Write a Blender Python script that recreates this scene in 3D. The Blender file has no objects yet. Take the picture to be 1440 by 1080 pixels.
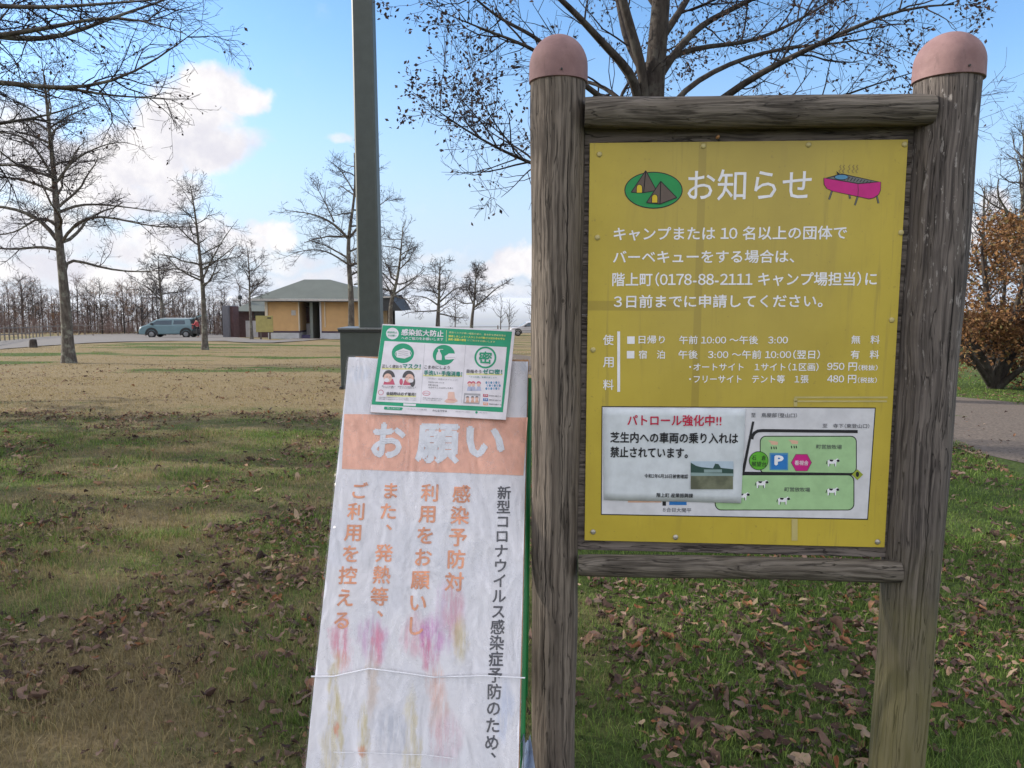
import bpy, math, random
import numpy as np
from mathutils import Vector, Matrix
R = math.radians
SC = bpy.context.scene
COL = SC.collection

# ------------------------------------------------------------------ camera
F, CX, CY, H = 1080.0, 720.0, 540.0, 1.6
_d = np.array([-40, 9676, 1080.0]); _up = -_d / np.linalg.norm(_d)
_fw = np.array([0, 0, 1.0]); _fw = _fw - _up * (_fw @ _up); _fw /= np.linalg.norm(_fw)
_rt = np.cross(_fw, _up)
RW = np.stack([_rt, _fw, _up])                 # world = RW @ (x right, y down, z forward)
cd = bpy.data.cameras.new("camera"); cam = bpy.data.objects.new("camera", cd); COL.objects.link(cam)
cd.sensor_width = 36; cd.lens = 36 * F / 1440; cd.clip_start = .05; cd.clip_end = 120000
_m = Matrix.Identity(4)
for i, ax in enumerate((RW @ np.array([1, 0, 0]), RW @ np.array([0, -1, 0]), RW @ np.array([0, 0, -1]))):
    for j in range(3): _m[j][i] = ax[j]
_m[2][3] = H
cam.matrix_world = _m
SC.camera = cam
SC.cycles.max_bounces = 6; SC.cycles.diffuse_bounces = 3; SC.cycles.transparent_max_bounces = 12; SC.cycles.use_denoising = True
SC.cycles.caustics_reflective = False; SC.cycles.caustics_refractive = False
def ray(px, py): return RW @ np.array([px - CX, py - CY, F])
def P(px, py, d):                              # photo pixel at forward distance d -> world point
    r = ray(px, py); r = r * (d / r[1]); return np.array([r[0], r[1], r[2] + H])

# ------------------------------------------------------------------ light
SUN_AZ, SUN_EL = R(-77), R(24)                 # azimuth from +Y, clockwise; the sun stands left, a little ahead
HAZE = 7e-5
SKY_STRENGTH, SUN_STRENGTH = 0.13, 3.2
SC.view_settings.view_transform = 'Standard'; SC.view_settings.look = 'None'
SC.view_settings.exposure = 1.05; SC.view_settings.gamma = 1.0
try: SC.view_settings.use_curve_mapping = False
except Exception: pass
sun = bpy.data.lights.new("sun", 'SUN'); so = bpy.data.objects.new("sun", sun); COL.objects.link(so)
sun.energy = SUN_STRENGTH; sun.angle = R(0.6); sun.color = (1, .93, .82)
_sd = Vector((math.sin(SUN_AZ) * math.cos(SUN_EL), math.cos(SUN_AZ) * math.cos(SUN_EL), math.sin(SUN_EL)))
so.rotation_euler = (-_sd).to_track_quat('-Z', 'Y').to_euler(); so.location = (-20, 5, 20)

class NT:                                      # tiny node helper
    def __init__(s, tree): s.t = tree; s.n = tree.nodes; s.l = tree.links
    def new(s, kind, **kw):
        n = s.n.new(kind)
        for k, v in kw.items(): setattr(n, k, v)
        return n
    def put(s, sock, v):
        if isinstance(v, bpy.types.NodeSocket): s.l.new(v, sock)
        elif v is not None: sock.default_value = v
    def m(s, op, a, b=None, c=None, clamp=False):
        n = s.new('ShaderNodeMath', operation=op, use_clamp=clamp)
        s.put(n.inputs[0], a)
        if b is not None: s.put(n.inputs[1], b)
        if c is not None: s.put(n.inputs[2], c)
        return n.outputs[0]
    def noise(s, vec, scale, detail=4, rough=.55, dist=0):
        n = s.new('ShaderNodeTexNoise'); s.put(n.inputs['Vector'], vec)
        n.inputs['Scale'].default_value = scale; n.inputs['Detail'].default_value = detail
        n.inputs['Roughness'].default_value = rough; n.inputs['Distortion'].default_value = dist
        return n.outputs['Fac']
    def mix(s, f, a, b, mode='MIX'):
        n = s.new('ShaderNodeMix', data_type='RGBA', blend_type=mode)
        s.put(n.inputs[0], f); s.put(n.inputs[6], col4(a)); s.put(n.inputs[7], col4(b))
        return n.outputs[2]
    def ramp(s, f, stops):
        n = s.new('ShaderNodeValToRGB'); s.put(n.inputs[0], f); e = n.color_ramp.elements
        while len(e) < len(stops): e.new(.5)
        for k, (p, c) in enumerate(stops): e[k].position = p; e[k].color = col4(c) if not isinstance(c, (int, float)) else (c, c, c, 1)
        return n.outputs[0]
    def mapr(s, v, a, b, c=0., d=1., smooth=True):
        n = s.new('ShaderNodeMapRange', interpolation_type='SMOOTHSTEP' if smooth else 'LINEAR')
        s.put(n.inputs[0], v)
        for k, q in enumerate((a, b, c, d)): s.put(n.inputs[k + 1], q)
        return n.outputs[0]
    def scale(s, vec, sc):
        n = s.new('ShaderNodeMapping'); s.put(n.inputs[0], vec); n.inputs['Scale'].default_value = sc; return n.outputs[0]
def col4(c):
    if isinstance(c, (tuple, list)) and len(c) == 3: return (c[0], c[1], c[2], 1)
    return c

w = bpy.data.worlds.new("World"); SC.world = w; w.use_nodes = True
N = NT(w.node_tree); N.n.clear()
sky = N.new('ShaderNodeTexSky', sky_type='NISHITA'); sky.sun_disc = False
sky.sun_elevation = SUN_EL; sky.sun_rotation = SUN_AZ; sky.altitude = 500; sky.air_density = 1.0; sky.dust_density = .6; sky.ozone_density = 2.5
tc = N.new('ShaderNodeTexCoord'); gen = tc.outputs['Generated']
sx = N.new('ShaderNodeSeparateXYZ'); N.put(sx.inputs[0], gen)
yy = N.m('MAXIMUM', sx.outputs[1], .03)
U = N.m('DIVIDE', sx.outputs[0], yy); V = N.m('DIVIDE', sx.outputs[2], yy)
def sky_uv(px, py):
    r = ray(px, py); return r[0] / r[1], r[2] / r[1]
wn = N.new('ShaderNodeTexNoise'); N.put(wn.inputs['Vector'], gen); wn.inputs['Scale'].default_value = 9; wn.inputs['Detail'].default_value = 5; wn.inputs['Roughness'].default_value = .58
wc = N.new('ShaderNodeSeparateColor'); N.put(wc.inputs[0], wn.outputs['Color'])
wf = N.noise(gen, 34, 4, .6)
U2 = N.m('ADD', U, N.m('MULTIPLY', N.m('SUBTRACT', wc.outputs[0], .5), .10))
V2 = N.m('ADD', V, N.m('MULTIPLY', N.m('SUBTRACT', wc.outputs[1], .5), .10))
BLOBS = [(300,128,52,42,1),(338,140,36,30,1),(262,175,90,60,1),(190,215,95,62,1),(300,215,70,45,1),(110,240,110,62,1),(20,210,90,80,.8),
         (345,205,36,24,.55),(180,270,120,40,.9),(40,330,150,45,.7),(230,335,110,28,.75),(378,338,34,18,.9),(330,352,60,16,.8),(120,380,220,30,.8),
         (470,206,26,12,.45),(385,372,80,18,.6),(735,362,46,24,1.05),(690,376,60,14,.75),(620,352,60,12,.35),(1405,300,30,34,1),(1380,330,60,30,.9),(560,400,260,16,.55),(1010,380,200,20,.5)]
dens = None
for (bx, by, rx, ry, st) in BLOBS:
    u0, v0 = sky_uv(bx, by)
    a = N.m('DIVIDE', N.m('SUBTRACT', U2, u0), rx / F); b = N.m('DIVIDE', N.m('SUBTRACT', V2, v0), ry / F)
    q = N.m('ADD', N.m('MULTIPLY', a, a), N.m('MULTIPLY', b, b))
    g = N.m('MULTIPLY', N.m('SUBTRACT', 1.25, q, clamp=True), st)
    dens = g if dens is None else N.m('MAXIMUM', dens, g)
dens = N.m('ADD', dens, N.m('MULTIPLY', N.m('SUBTRACT', wf, .5), .75))
cm = N.m('MULTIPLY', N.mapr(dens, .04, .9), N.mapr(sx.outputs[1], .05, .2))
ccol = N.mix(N.mapr(N.noise(gen, 16, 5, .6),   .34, .66), (.76, .75, .82), (1.0, .975, .97))
band = N.m('MULTIPLY', N.mapr(V, .36, .0), .85)
hs = N.new('ShaderNodeHueSaturation'); N.put(hs.inputs['Color'], sky.outputs[0]); hs.inputs['Saturation'].default_value = 1.12; hs.inputs['Value'].default_value = .97
ccs = N.new('ShaderNodeVectorMath', operation='SCALE'); N.put(ccs.inputs[0], ccol); ccs.inputs['Scale'].default_value = .52 / SKY_STRENGTH
bcs = N.new('ShaderNodeVectorMath', operation='SCALE'); bcs.inputs[0].default_value = (.58, .68, .90); bcs.inputs['Scale'].default_value = .49 / SKY_STRENGTH
s1 = N.mix(band, hs.outputs[0], bcs.outputs[0])
rear = N.m('MAXIMUM', N.mapr(sx.outputs[1], .05, -.35), N.mapr(V, 1.1, 2.2))  # unseen cloud cover added behind and overhead to brighten and whiten the ambient light
rear = N.m('MULTIPLY', N.m('MULTIPLY', rear, N.mapr(N.noise(gen, 2.6, 5, .58), .34, .56)), N.mapr(sx.outputs[2], -.02, .06))
s2 = N.mix(cm, s1, ccs.outputs[0])
rcs = N.new('ShaderNodeVectorMath', operation='SCALE'); N.put(rcs.inputs[0], ccol); rcs.inputs['Scale'].default_value = .86 / SKY_STRENGTH
s2 = N.mix(rear, s2, rcs.outputs[0])
bg = N.new('ShaderNodeBackground'); N.put(bg.inputs[0], s2); bg.inputs[1].default_value = SKY_STRENGTH
wo = N.new('ShaderNodeOutputWorld'); N.put(wo.inputs[0], bg.outputs[0])

# ------------------------------------------------------------------ helpers
WL = {}                                        # object -> world origin of its mesh coordinates
def tag(o, label=None, cat=None, group=None, kind=None):
    if label: o['label'] = label
    if cat: o['category'] = cat
    if group: o['group'] = group
    if kind: o['kind'] = kind
    return o
def thing(name, loc, label, cat, group=None, rz=0):
    o = bpy.data.objects.new(name, None); COL.objects.link(o); o.location = tuple(float(v) for v in loc); o.rotation_euler[2] = rz
    o.empty_display_size = .2; WL[o] = np.array(loc, float)
    return tag(o, label, cat, group)
class MB:
    def __init__(s): s.v = []; s.f = []; s.mi = []; s.nv = 0; s.mats = []
    def add(s, v, f, mat=None):
        k = 0
        if mat is not None:
            if mat not in s.mats: s.mats.append(mat)
            k = s.mats.index(mat)
        n0 = s.nv; s.v.extend([tuple(p) for p in v]); s.nv += len(v)
        for a in f: s.f.append([i + n0 for i in a]); s.mi.append(k)
    def box(s, lo, hi, mat=None, fr=None):
        x0, y0, z0 = lo; x1, y1, z1 = hi
        v = [(x0,y0,z0),(x1,y0,z0),(x1,y1,z0),(x0,y1,z0),(x0,y0,z1),(x1,y0,z1),(x1,y1,z1),(x0,y1,z1)]
        if fr: v = [fr(*p) for p in v]
        s.add(v, [(3,2,1,0),(4,5,6,7),(0,1,5,4),(1,2,6,5),(2,3,7,6),(3,0,4,7)], mat)
    def tube(s, pts, rad, n=8, mat=None, caps=True):
        v, f = tube_np(np.array(pts, float), np.array(rad, float) if hasattr(rad, '__len__') else np.full(len(pts), rad), n)
        f = [list(q) for q in f]
        if caps: f.append(list(range(n))[::-1]); f.append([len(v) - n + i for i in range(n)])
        s.add(v, f, mat)
    def lathe(s, prof, c, axis='z', n=20, mat=None, fr=None):   # prof: (r, h)
        v = []; f = []
        for (r, h) in prof:
            for i in range(n):
                a = 2 * math.pi * i / n; p, q = r * math.cos(a), r * math.sin(a)
                t = (c[0] + p, c[1] + q, c[2] + h) if axis == 'z' else ((c[0] + h, c[1] + p, c[2] + q) if axis == 'x' else (c[0] + p, c[1] + h, c[2] + q))
                v.append(fr(*t) if fr else t)
        for k in range(len(prof) - 1):
            for i in range(n):
                j = (i + 1) % n; f.append((k*n+i, k*n+j, (k+1)*n+j, (k+1)*n+i))
        f.append(list(range(n))[::-1]); f.append([(len(prof)-1)*n + i for i in range(n)])
        s.add(v, f, mat)
    def prism(s, poly, d0, d1, fr, mat=None):                   # poly in (a,b), extruded along third coordinate of fr(a,b,d)
        n = len(poly)
        v = [fr(a, b, d0) for a, b in poly] + [fr(a, b, d1) for a, b in poly]
        f = [list(range(n)), list(range(2*n-1, n-1, -1))] + [(i, n+i, n+(i+1) % n, (i+1) % n) for i in range(n)]
        s.add(v, f, mat)
    def build(s, name, mat=None, parent=None, smooth=False, bevel=0, loc=None, origin=None):
        me = bpy.data.meshes.new(name)
        o0 = WL[parent] if parent is not None else (np.array(origin, float) if origin is not None else np.zeros(3))
        vv = np.array(s.v, float).reshape(-1, 3) - o0
        me.from_pydata(vv.tolist(), [], s.f)
        for mm in (s.mats or [mat]): me.materials.append(mm)
        if s.mats: me.polygons.foreach_set('material_index', s.mi)
        if smooth: me.polygons.foreach_set('use_smooth', [True] * len(me.polygons))
        me.update()
        o = bpy.data.objects.new(name, me); COL.objects.link(o); WL[o] = o0
        if parent is not None: o.parent = parent
        else: o.location = tuple(o0)
        if bevel:
            b = o.modifiers.new('bevel', 'BEVEL'); b.width = bevel; b.segments = 2; b.limit_method = 'ANGLE'
        if smooth:
            try: me.set_sharp_from_angle(angle=R(50))
            except Exception: pass
        return o
def tube_np(p, r, n):
    k = len(p); t = np.empty_like(p)
    t[1:-1] = p[2:] - p[:-2]; t[0] = p[1] - p[0]; t[-1] = p[-1] - p[-2]
    t /= np.linalg.norm(t, axis=1)[:, None] + 1e-12
    ref = np.array([0, 0, 1.]) if abs(t[0][2]) < .9 else np.array([1., 0, 0])
    a = np.cross(t, ref); a /= np.linalg.norm(a, axis=1)[:, None] + 1e-12
    b = np.cross(t, a)
    an = np.arange(n) * (2 * math.pi / n)
    v = p[:, None, :] + r[:, None, None] * (np.cos(an)[None, :, None] * a[:, None, :] + np.sin(an)[None, :, None] * b[:, None, :])
    i = np.arange(n); j = (i + 1) % n
    f = np.concatenate([np.stack([q*n+i, q*n+j, (q+1)*n+j, (q+1)*n+i], 1) for q in range(k-1)])
    return v.reshape(-1, 3), f
def np_mesh(name, V, Fq, mat, parent=None, origin=(0, 0, 0), smooth=False):   # all faces the same number of corners
    V = np.asarray(V, np.float32); Fq = np.asarray(Fq, np.int32)
    o0 = WL[parent] if parent is not None else np.array(origin, float)
    me = bpy.data.meshes.new(name); k = Fq.shape[1]
    me.vertices.add(len(V)); me.vertices.foreach_set('co', (V - o0.astype(np.float32)).ravel())
    me.loops.add(Fq.size); me.loops.foreach_set('vertex_index', Fq.ravel())
    me.polygons.add(len(Fq)); me.polygons.foreach_set('loop_start', np.arange(0, Fq.size, k, dtype=np.int32))
    me.polygons.foreach_set('use_smooth', np.full(len(Fq), smooth))
    me.materials.append(mat); me.update(calc_edges=True)
    o = bpy.data.objects.new(name, me); COL.objects.link(o); WL[o] = o0
    if parent is not None: o.parent = parent
    else: o.location = tuple(o0)
    return o

# ------------------------------------------------------------------ materials
def new_mat(name):
    m = bpy.data.materials.new(name); m.use_nodes = True; n = NT(m.node_tree); n.n.clear()
    b = n.new('ShaderNodeBsdfPrincipled'); o = n.new('ShaderNodeOutputMaterial'); n.l.new(b.outputs[0], o.inputs[0])
    return m, n, b, o
def bump(n, b, h, strength=.3, dist=.01):
    k = n.new('ShaderNodeBump'); k.inputs['Strength'].default_value = strength; k.inputs['Distance'].default_value = dist
    n.put(k.inputs['Height'], h); n.l.new(k.outputs[0], b.inputs['Normal'])
def simple(name, c, rough=.6, var=.12, scale=8, spec=.4, metal=0, bmp=0, bscale=60):
    m, n, b, o = new_mat(name)
    oc = n.new('ShaderNodeTexCoord').outputs['Object']
    f = n.noise(oc, scale, 5, .6)
    d = tuple(x * (1 - var) for x in c); e = tuple(min(1, x * (1 + var)) for x in c)
    n.put(b.inputs['Base Color'], n.mix(n.mapr(f, .3, .7), d, e))
    b.inputs['Roughness'].default_value = rough; b.inputs['Metallic'].default_value = metal
    b.inputs['Specular IOR Level'].default_value = spec
    if bmp: bump(n, b, n.noise(oc, bscale, 4), bmp, .004)
    return m
def wood(name, axis, base, dark, light, moss=0, flakes=0, cracks=(), knots=()):
    m, n, b, o = new_mat(name)
    oc = n.new('ShaderNodeTexCoord').outputs['Object']
    s = {'x': (.028, 1, 1), 'z': (1, 1, .03)}[axis]
    wob = n.new('ShaderNodeTexNoise'); n.put(wob.inputs['Vector'], oc); wob.inputs['Scale'].default_value = 3.5; wob.inputs['Detail'].default_value = 2
    va = n.new('ShaderNodeVectorMath', operation='MULTIPLY_ADD'); n.put(va.inputs[0], wob.outputs['Color']); va.inputs[1].default_value = (.035, .035, .035); n.put(va.inputs[2], oc)
    st = n.scale(va.outputs[0], s)
    g = n.noise(st, 95, 6, .62); g2 = n.noise(st, 34, 4, .6, .5)
    big = n.noise(oc, 4, 4, .6)
    c = n.mix(n.mapr(g, .36, .62), dark, light)
    c = n.mix(n.m('MULTIPLY', n.mapr(g2, .42, .62), .65), c, base)
    c = n.mix(n.m('MULTIPLY', n.mapr(big, .5, .72), .65), c, dark)
    cr = n.noise(n.scale(va.outputs[0], tuple(.04 if q < .5 else 1 for q in s)), 46, 3, .5)
    crack = n.mapr(n.m('ABSOLUTE', n.m('SUBTRACT', cr, .5)), .012, .0)
    c = n.mix(n.m('MULTIPLY', crack, .5), c, (.012, .01, .009))
    # knots
    vo = n.new('ShaderNodeTexVoronoi'); n.put(vo.inputs['Vector'], n.scale(oc, (1, 1, .55) if axis == 'z' else (.55, 1, 1))); vo.inputs['Scale'].default_value = 4.3
    kn = n.mapr(vo.outputs['Distance'], .085, .03)
    c = n.mix(n.m('MULTIPLY', kn, .75), c, tuple(x * .55 for x in dark))
    if cracks or knots:
        s3 = n.new('ShaderNodeSeparateXYZ'); n.put(s3.inputs[0], oc); wz = n.m('MULTIPLY', n.m('SUBTRACT', n.noise(n.scale(oc, (.02, .02, 1)), 7, 4, .6), .5), .022)
        for (x0, za, zb_, wd) in cracks:
            dd = n.m('ABSOLUTE', n.m('SUBTRACT', n.m('ADD', s3.outputs[0], wz), x0)); rg = n.m('MULTIPLY', n.mapr(s3.outputs[2], za, za + .08), n.mapr(s3.outputs[2], zb_, zb_ - .08))
            ck = n.m('MULTIPLY', n.mapr(n.m('DIVIDE', dd, n.m('MAXIMUM', rg, .02)), wd, wd * .35), rg); c = n.mix(n.m('MULTIPLY', ck, .92), c, (.010, .008, .007)); crack = n.m('MAXIMUM', crack, ck)
        for (x0, z0, ka, kb) in knots:
            ex_ = n.m('DIVIDE', n.m('SUBTRACT', n.m('ADD', s3.outputs[0], n.m('MULTIPLY', wz, .4)), x0), ka); ez_ = n.m('DIVIDE', n.m('SUBTRACT', s3.outputs[2], z0), kb)
            e_ = n.m('SQRT', n.m('ADD', n.m('MULTIPLY', ex_, ex_), n.m('MULTIPLY', ez_, ez_)))
            rg = n.m('MULTIPLY', n.mapr(n.m('ABSOLUTE', n.m('SUBTRACT', n.m('FRACT', n.m('MULTIPLY', e_, 2.6)), .5)), .28, .5), n.mapr(e_, 1.5, .7))
            c = n.mix(n.m('MULTIPLY', rg, .65), c, tuple(x * .5 for x in dark)); c = n.mix(n.m('MULTIPLY', n.mapr(e_, .45, .2), .8), c, (.03, .022, .016))
    if moss:
        sp = n.new('ShaderNodeSeparateXYZ'); n.put(sp.inputs[0], oc)
        mk = n.m('MULTIPLY', n.mapr(n.m('ADD', sp.outputs[2], n.m('MULTIPLY', n.noise(oc, 9, 4), -.5)), .78, .0), moss)
        c = n.mix(mk, c, (.165, .148, .058))
    if flakes:
        fl = n.noise(n.scale(oc, (1, 1, .3)), 70, 5, .65)
        sp2 = n.new('ShaderNodeSeparateXYZ'); n.put(sp2.inputs[0], oc)
        hi = n.mapr(sp2.outputs[2], 1.0, 1.7)
        c = n.mix(n.m('MULTIPLY', n.m('MULTIPLY', n.mapr(fl, .60, .66), hi), flakes), c, (.30, .275, .26))
    n.put(b.inputs['Base Color'], c); b.inputs['Roughness'].default_value = .85; b.inputs['Specular IOR Level'].default_value = .25
    hh = n.m('SUBTRACT', n.m('ADD', g, n.m('MULTIPLY', g2, 1.3)), n.m('MULTIPLY', crack, 1.6))
    bump(n, b, hh, .8, .006)
    return m
M = {}
_B0 = np.array([.6808, 2.3023])                # foot of the notice board, for marks on its posts
def _pm(px, py):                               # mark on a post: photo pixel -> x, z in the board's own coordinates
    q = P(px, py, 2.28); return q[0] - _B0[0], q[2]
def _ck(px, y0, y1, w_): a = _pm(px, (y0 + y1) / 2); return (a[0], _pm(px, y1)[1], _pm(px, y0)[1], w_)
def _kn(px, py, a, b): q = _pm(px, py); return (q[0], q[1], a, b)
M['post'] = wood('weathered post wood', 'z', (.125, .102, .083), (.055, .045, .038), (.205, .172, .143), cracks=(_ck(797, 190, 480, .0022), _ck(768, 120, 330, .0014), _ck(790, 520, 760, .0014), _ck(766, 690, 1010, .0018)), knots=(_kn(758, 367, .007, .010), _kn(791, 424, .011, .016), _kn(764, 514, .006, .008), _kn(765, 973, .008, .009), _kn(786, 610, .006, .010)))
M['post_r'] = wood('mossy post wood', 'z', (.104, .089, .081), (.046, .039, .037), (.175, .150, .136), moss=.7, flakes=.9, cracks=(_ck(1314, 370, 560, .0030), _ck(1331, 250, 330, .0014), _ck(1281, 650, 900, .0016)), knots=(_kn(1303, 832, .009, .012), _kn(1338, 300, .006, .009), _kn(1300, 642, .005, .006)))
M['rail'] = wood('weathered rail wood', 'x', (.118, .100, .080), (.050, .042, .034), (.178, .155, .131))
M['plank'] = wood('dark plank wood', 'x', (.13, .108, .095), (.06, .050, .046), (.20, .17, .15))
def cap_mat():
    m, n, b, o = new_mat('chalky mauve cap')
    oc = n.new('ShaderNodeTexCoord').outputs['Object']
    f = n.noise(oc, 11, 6, .65); g = n.noise(n.scale(oc, (1, 1, .2)), 55, 5, .65); h = n.noise(oc, 130, 4, .6)
    c = n.mix(n.mapr(f, .3, .7), (.19, .112, .112), (.255, .158, .155)); c = n.mix(n.m('MULTIPLY', n.mapr(g, .56, .72), .5), c, (.12, .080, .080)); c = n.mix(n.m('MULTIPLY', n.mapr(h, .66, .72), .55), c, (.30, .22, .21))
    n.put(b.inputs['Base Color'], c); b.inputs['Roughness'].default_value = .72; b.inputs['Specular IOR Level'].default_value = .25; bump(n, b, n.m('ADD', f, h), .2, .004)
    return m
M['cap'] = cap_mat()
M['steel'] = simple('zinc bolt', (.45, .42, .36), .4, .2, 60, .5, .6)
M['white'] = simple('white print', (.78, .78, .82), .55, .06, 25)
M['black'] = simple('black print', (.012, .012, .016), .5, .1, 30)
def panel_mat():
    m, n, b, o = new_mat('faded yellow panel')
    oc = n.new('ShaderNodeTexCoord').outputs['Object']
    f = n.noise(oc, 3.2, 6, .6); g = n.noise(n.scale(oc, (1, 1, .15)), 22, 5, .65); s = n.noise(oc, 90, 3)
    c = n.mix(n.mapr(f, .3, .7), (.43, .33, .040), (.51, .395, .05))
    c = n.mix(n.m('MULTIPLY', n.mapr(g, .54, .75), .35), c, (.33, .25, .05))
    c = n.mix(n.m('MULTIPLY', n.mapr(s, .66, .74), .4), c, (.22, .17, .05))
    sp = n.new('ShaderNodeSeparateXYZ'); n.put(sp.inputs[0], oc)
    # old tape ghost: one vertical and one horizontal strip
    uu = n.m('ADD', sp.outputs[0], n.m('MULTIPLY', n.noise(oc, 5, 2), .004))
    v1 = n.m('MULTIPLY', n.mapr(n.m('ABSOLUTE', n.m('SUBTRACT', uu, -.1255)), .012, .0105), n.mapr(sp.outputs[2], 1.15, 1.3))
    v2 = n.m('MULTIPLY', n.mapr(n.m('ABSOLUTE', n.m('SUBTRACT', sp.outputs[2], 1.577)), .016, .013), n.mapr(uu, -.10, -.22))
    c = n.mix(n.m('MULTIPLY', n.m('MAXIMUM', v1, v2), .5), c, (.25, .185, .035))
    dull = n.m('MULTIPLY', n.mapr(n.m('ABSOLUTE', n.m('ADD', sp.outputs[0], .02)), .50, .12), n.mapr(n.m('ADD', sp.outputs[2], n.m('MULTIPLY', f, .3)), 1.1, 1.9))
    c = n.mix(n.m('MULTIPLY', dull, .40), c, (.36, .285, .105))
    run = n.noise(n.scale(oc, (1, 1, .05)), 60, 4, .6); c = n.mix(n.m('MULTIPLY', n.m('MULTIPLY', n.mapr(run, .56, .7), n.mapr(f, .4, .65)), .45), c, (.25, .195, .06))
    n.put(b.inputs['Base Color'], c); b.inputs['Roughness'].default_value = .42; b.inputs['Specular IOR Level'].default_value = .35
    bump(n, b, f, .15, .01)
    return m
M['panel'] = panel_mat()
def P_mat(name, c, rough=.5, var=.08): return simple(name, c, rough, var, 20)
M['mapwhite'] = P_mat('map white', (.60, .60, .64)); M['paper'] = P_mat('damp paper', (.58, .62, .66), .7)
M['green_em'] = P_mat('emblem green', (.012, .26, .07)); M['tentbrown'] = P_mat('tent brown', (.11, .08, .065)); M['tentyellow'] = P_mat('door yellow', (.62, .45, .02))
M['magenta'] = P_mat('grill magenta', (.52, .01, .20)); M['grillgrey'] = P_mat('grill grey', (.13, .14, .14)); M['field'] = P_mat('pasture green', (.33, .52, .27))
M['lime'] = P_mat('lime print', (.10, .38, .03)); M['blue'] = P_mat('sign blue', (.02, .16, .46)); M['peach'] = P_mat('peach print', (.62, .38, .28)); M['red'] = P_mat('red print', (.48, .01, .05))
M['diamond'] = P_mat('diamond yellow green', (.30, .36, .04)); M['bluegrey'] = P_mat('blue grey print', (.08, .25, .42))
M['tape'] = P_mat('old clear tape', (.47, .40, .17), .25)
M['p_green'] = P_mat('poster green', (.015, .30, .155)); M['p_white'] = P_mat('poster white', (.70, .67, .71), .35); M['p_yellow'] = P_mat('poster yellow', (.72, .66, .12)); M['p_pale'] = P_mat('pale yellow underline', (.68, .66, .30))
M['p_dark'] = P_mat('poster dark grey', (.08, .075, .08)); M['p_skin'] = P_mat('poster skin', (.70, .45, .37)); M['p_pink'] = P_mat('poster pink', (.52, .10, .16)); M['p_teal'] = P_mat('poster teal text', (.02, .22, .17)); M['p_grey'] = P_mat('poster grey text', (.36, .35, .37)); M['p_lav'] = P_mat('poster lavender', (.42, .45, .60))
M['orange_pr'] = P_mat('faded orange print', (.92, .47, .34), .5, .12); M['orange_tx'] = P_mat('faded orange lettering', (.86, .36, .20), .5, .2)
M['char'] = P_mat('charcoal lettering', (.06, .06, .075)); M['bandwhite'] = P_mat('band lettering white', (.80, .82, .88))
M['frame_green'] = simple('green painted stand', (.01, .16, .04), .45, .1, 10); M['ply'] = simple('raw plywood edge', (.46, .24, .11), .7, .2, 30)
M['lampgrey'] = simple('grey green painted steel', (.060, .072, .066), .5, .08, 6, .4); M['lampblack'] = simple('black base steel', (.02, .022, .022), .5)
M['lidgrey'] = simple('worn lid steel', (.12, .13, .135), .4, .25, 20)

# ------------------------------------------------------------------ the ground
def gz(x, y):
    x = np.asarray(x, float); y = np.asarray(y, float)
    t = np.maximum(0, y - 3); z = -.031 * (np.sqrt(t * t + 4) - 2)
    r = np.hypot(x, y); k = np.maximum(0, r - 112)
    z = z - .26 * (np.sqrt(k * k + 100) - 10)
    z = z + .012 * np.sin(x * 1.7 + 1.1 * y) * np.cos(y * 1.3 - .6 * x) + .006 * np.sin(4.1 * x + 2.7) * np.sin(3.7 * y)
    z = z + .10 * np.sin(x * .11 + .7) * np.sin(y * .09) * np.clip((y - 6) / 20, 0, 1)
    far = np.clip((r - 60) / 60, 0, 1); z = z * 1.0 - far * 0
    return np.maximum(z, -430 - r * .0005)
def gp(px, py):                                # where the ray through a photo pixel meets the ground
    r = ray(px, py); r = r / r[1]; lo = hi = 1.0
    while hi < 110 and H + r[2] * hi > gz(r[0] * hi, hi): lo = hi; hi += 1.0
    for _ in range(40):
        m = (lo + hi) / 2
        if H + r[2] * m > gz(r[0] * m, m): lo = m
        else: hi = m
    return np.array([r[0] * lo, lo, float(gz(r[0] * lo, lo))])
def axis_pts(): 
    a = list(np.arange(0, 16, .25)) + list(np.arange(16, 120, 2.0)) + list(np.geomspace(120, 60000, 50))
    return np.array(sorted(set([-v for v in a] + a)))
gx = axis_pts(); gy = axis_pts()
X, Y = np.meshgrid(gx, gy); V_ = np.stack([X, Y, gz(X, Y)], -1).reshape(-1, 3)
nx, ny = len(gx), len(gy); i0 = (np.arange(ny-1)[:, None] * nx + np.arange(nx-1)[None, :]).ravel()
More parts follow.
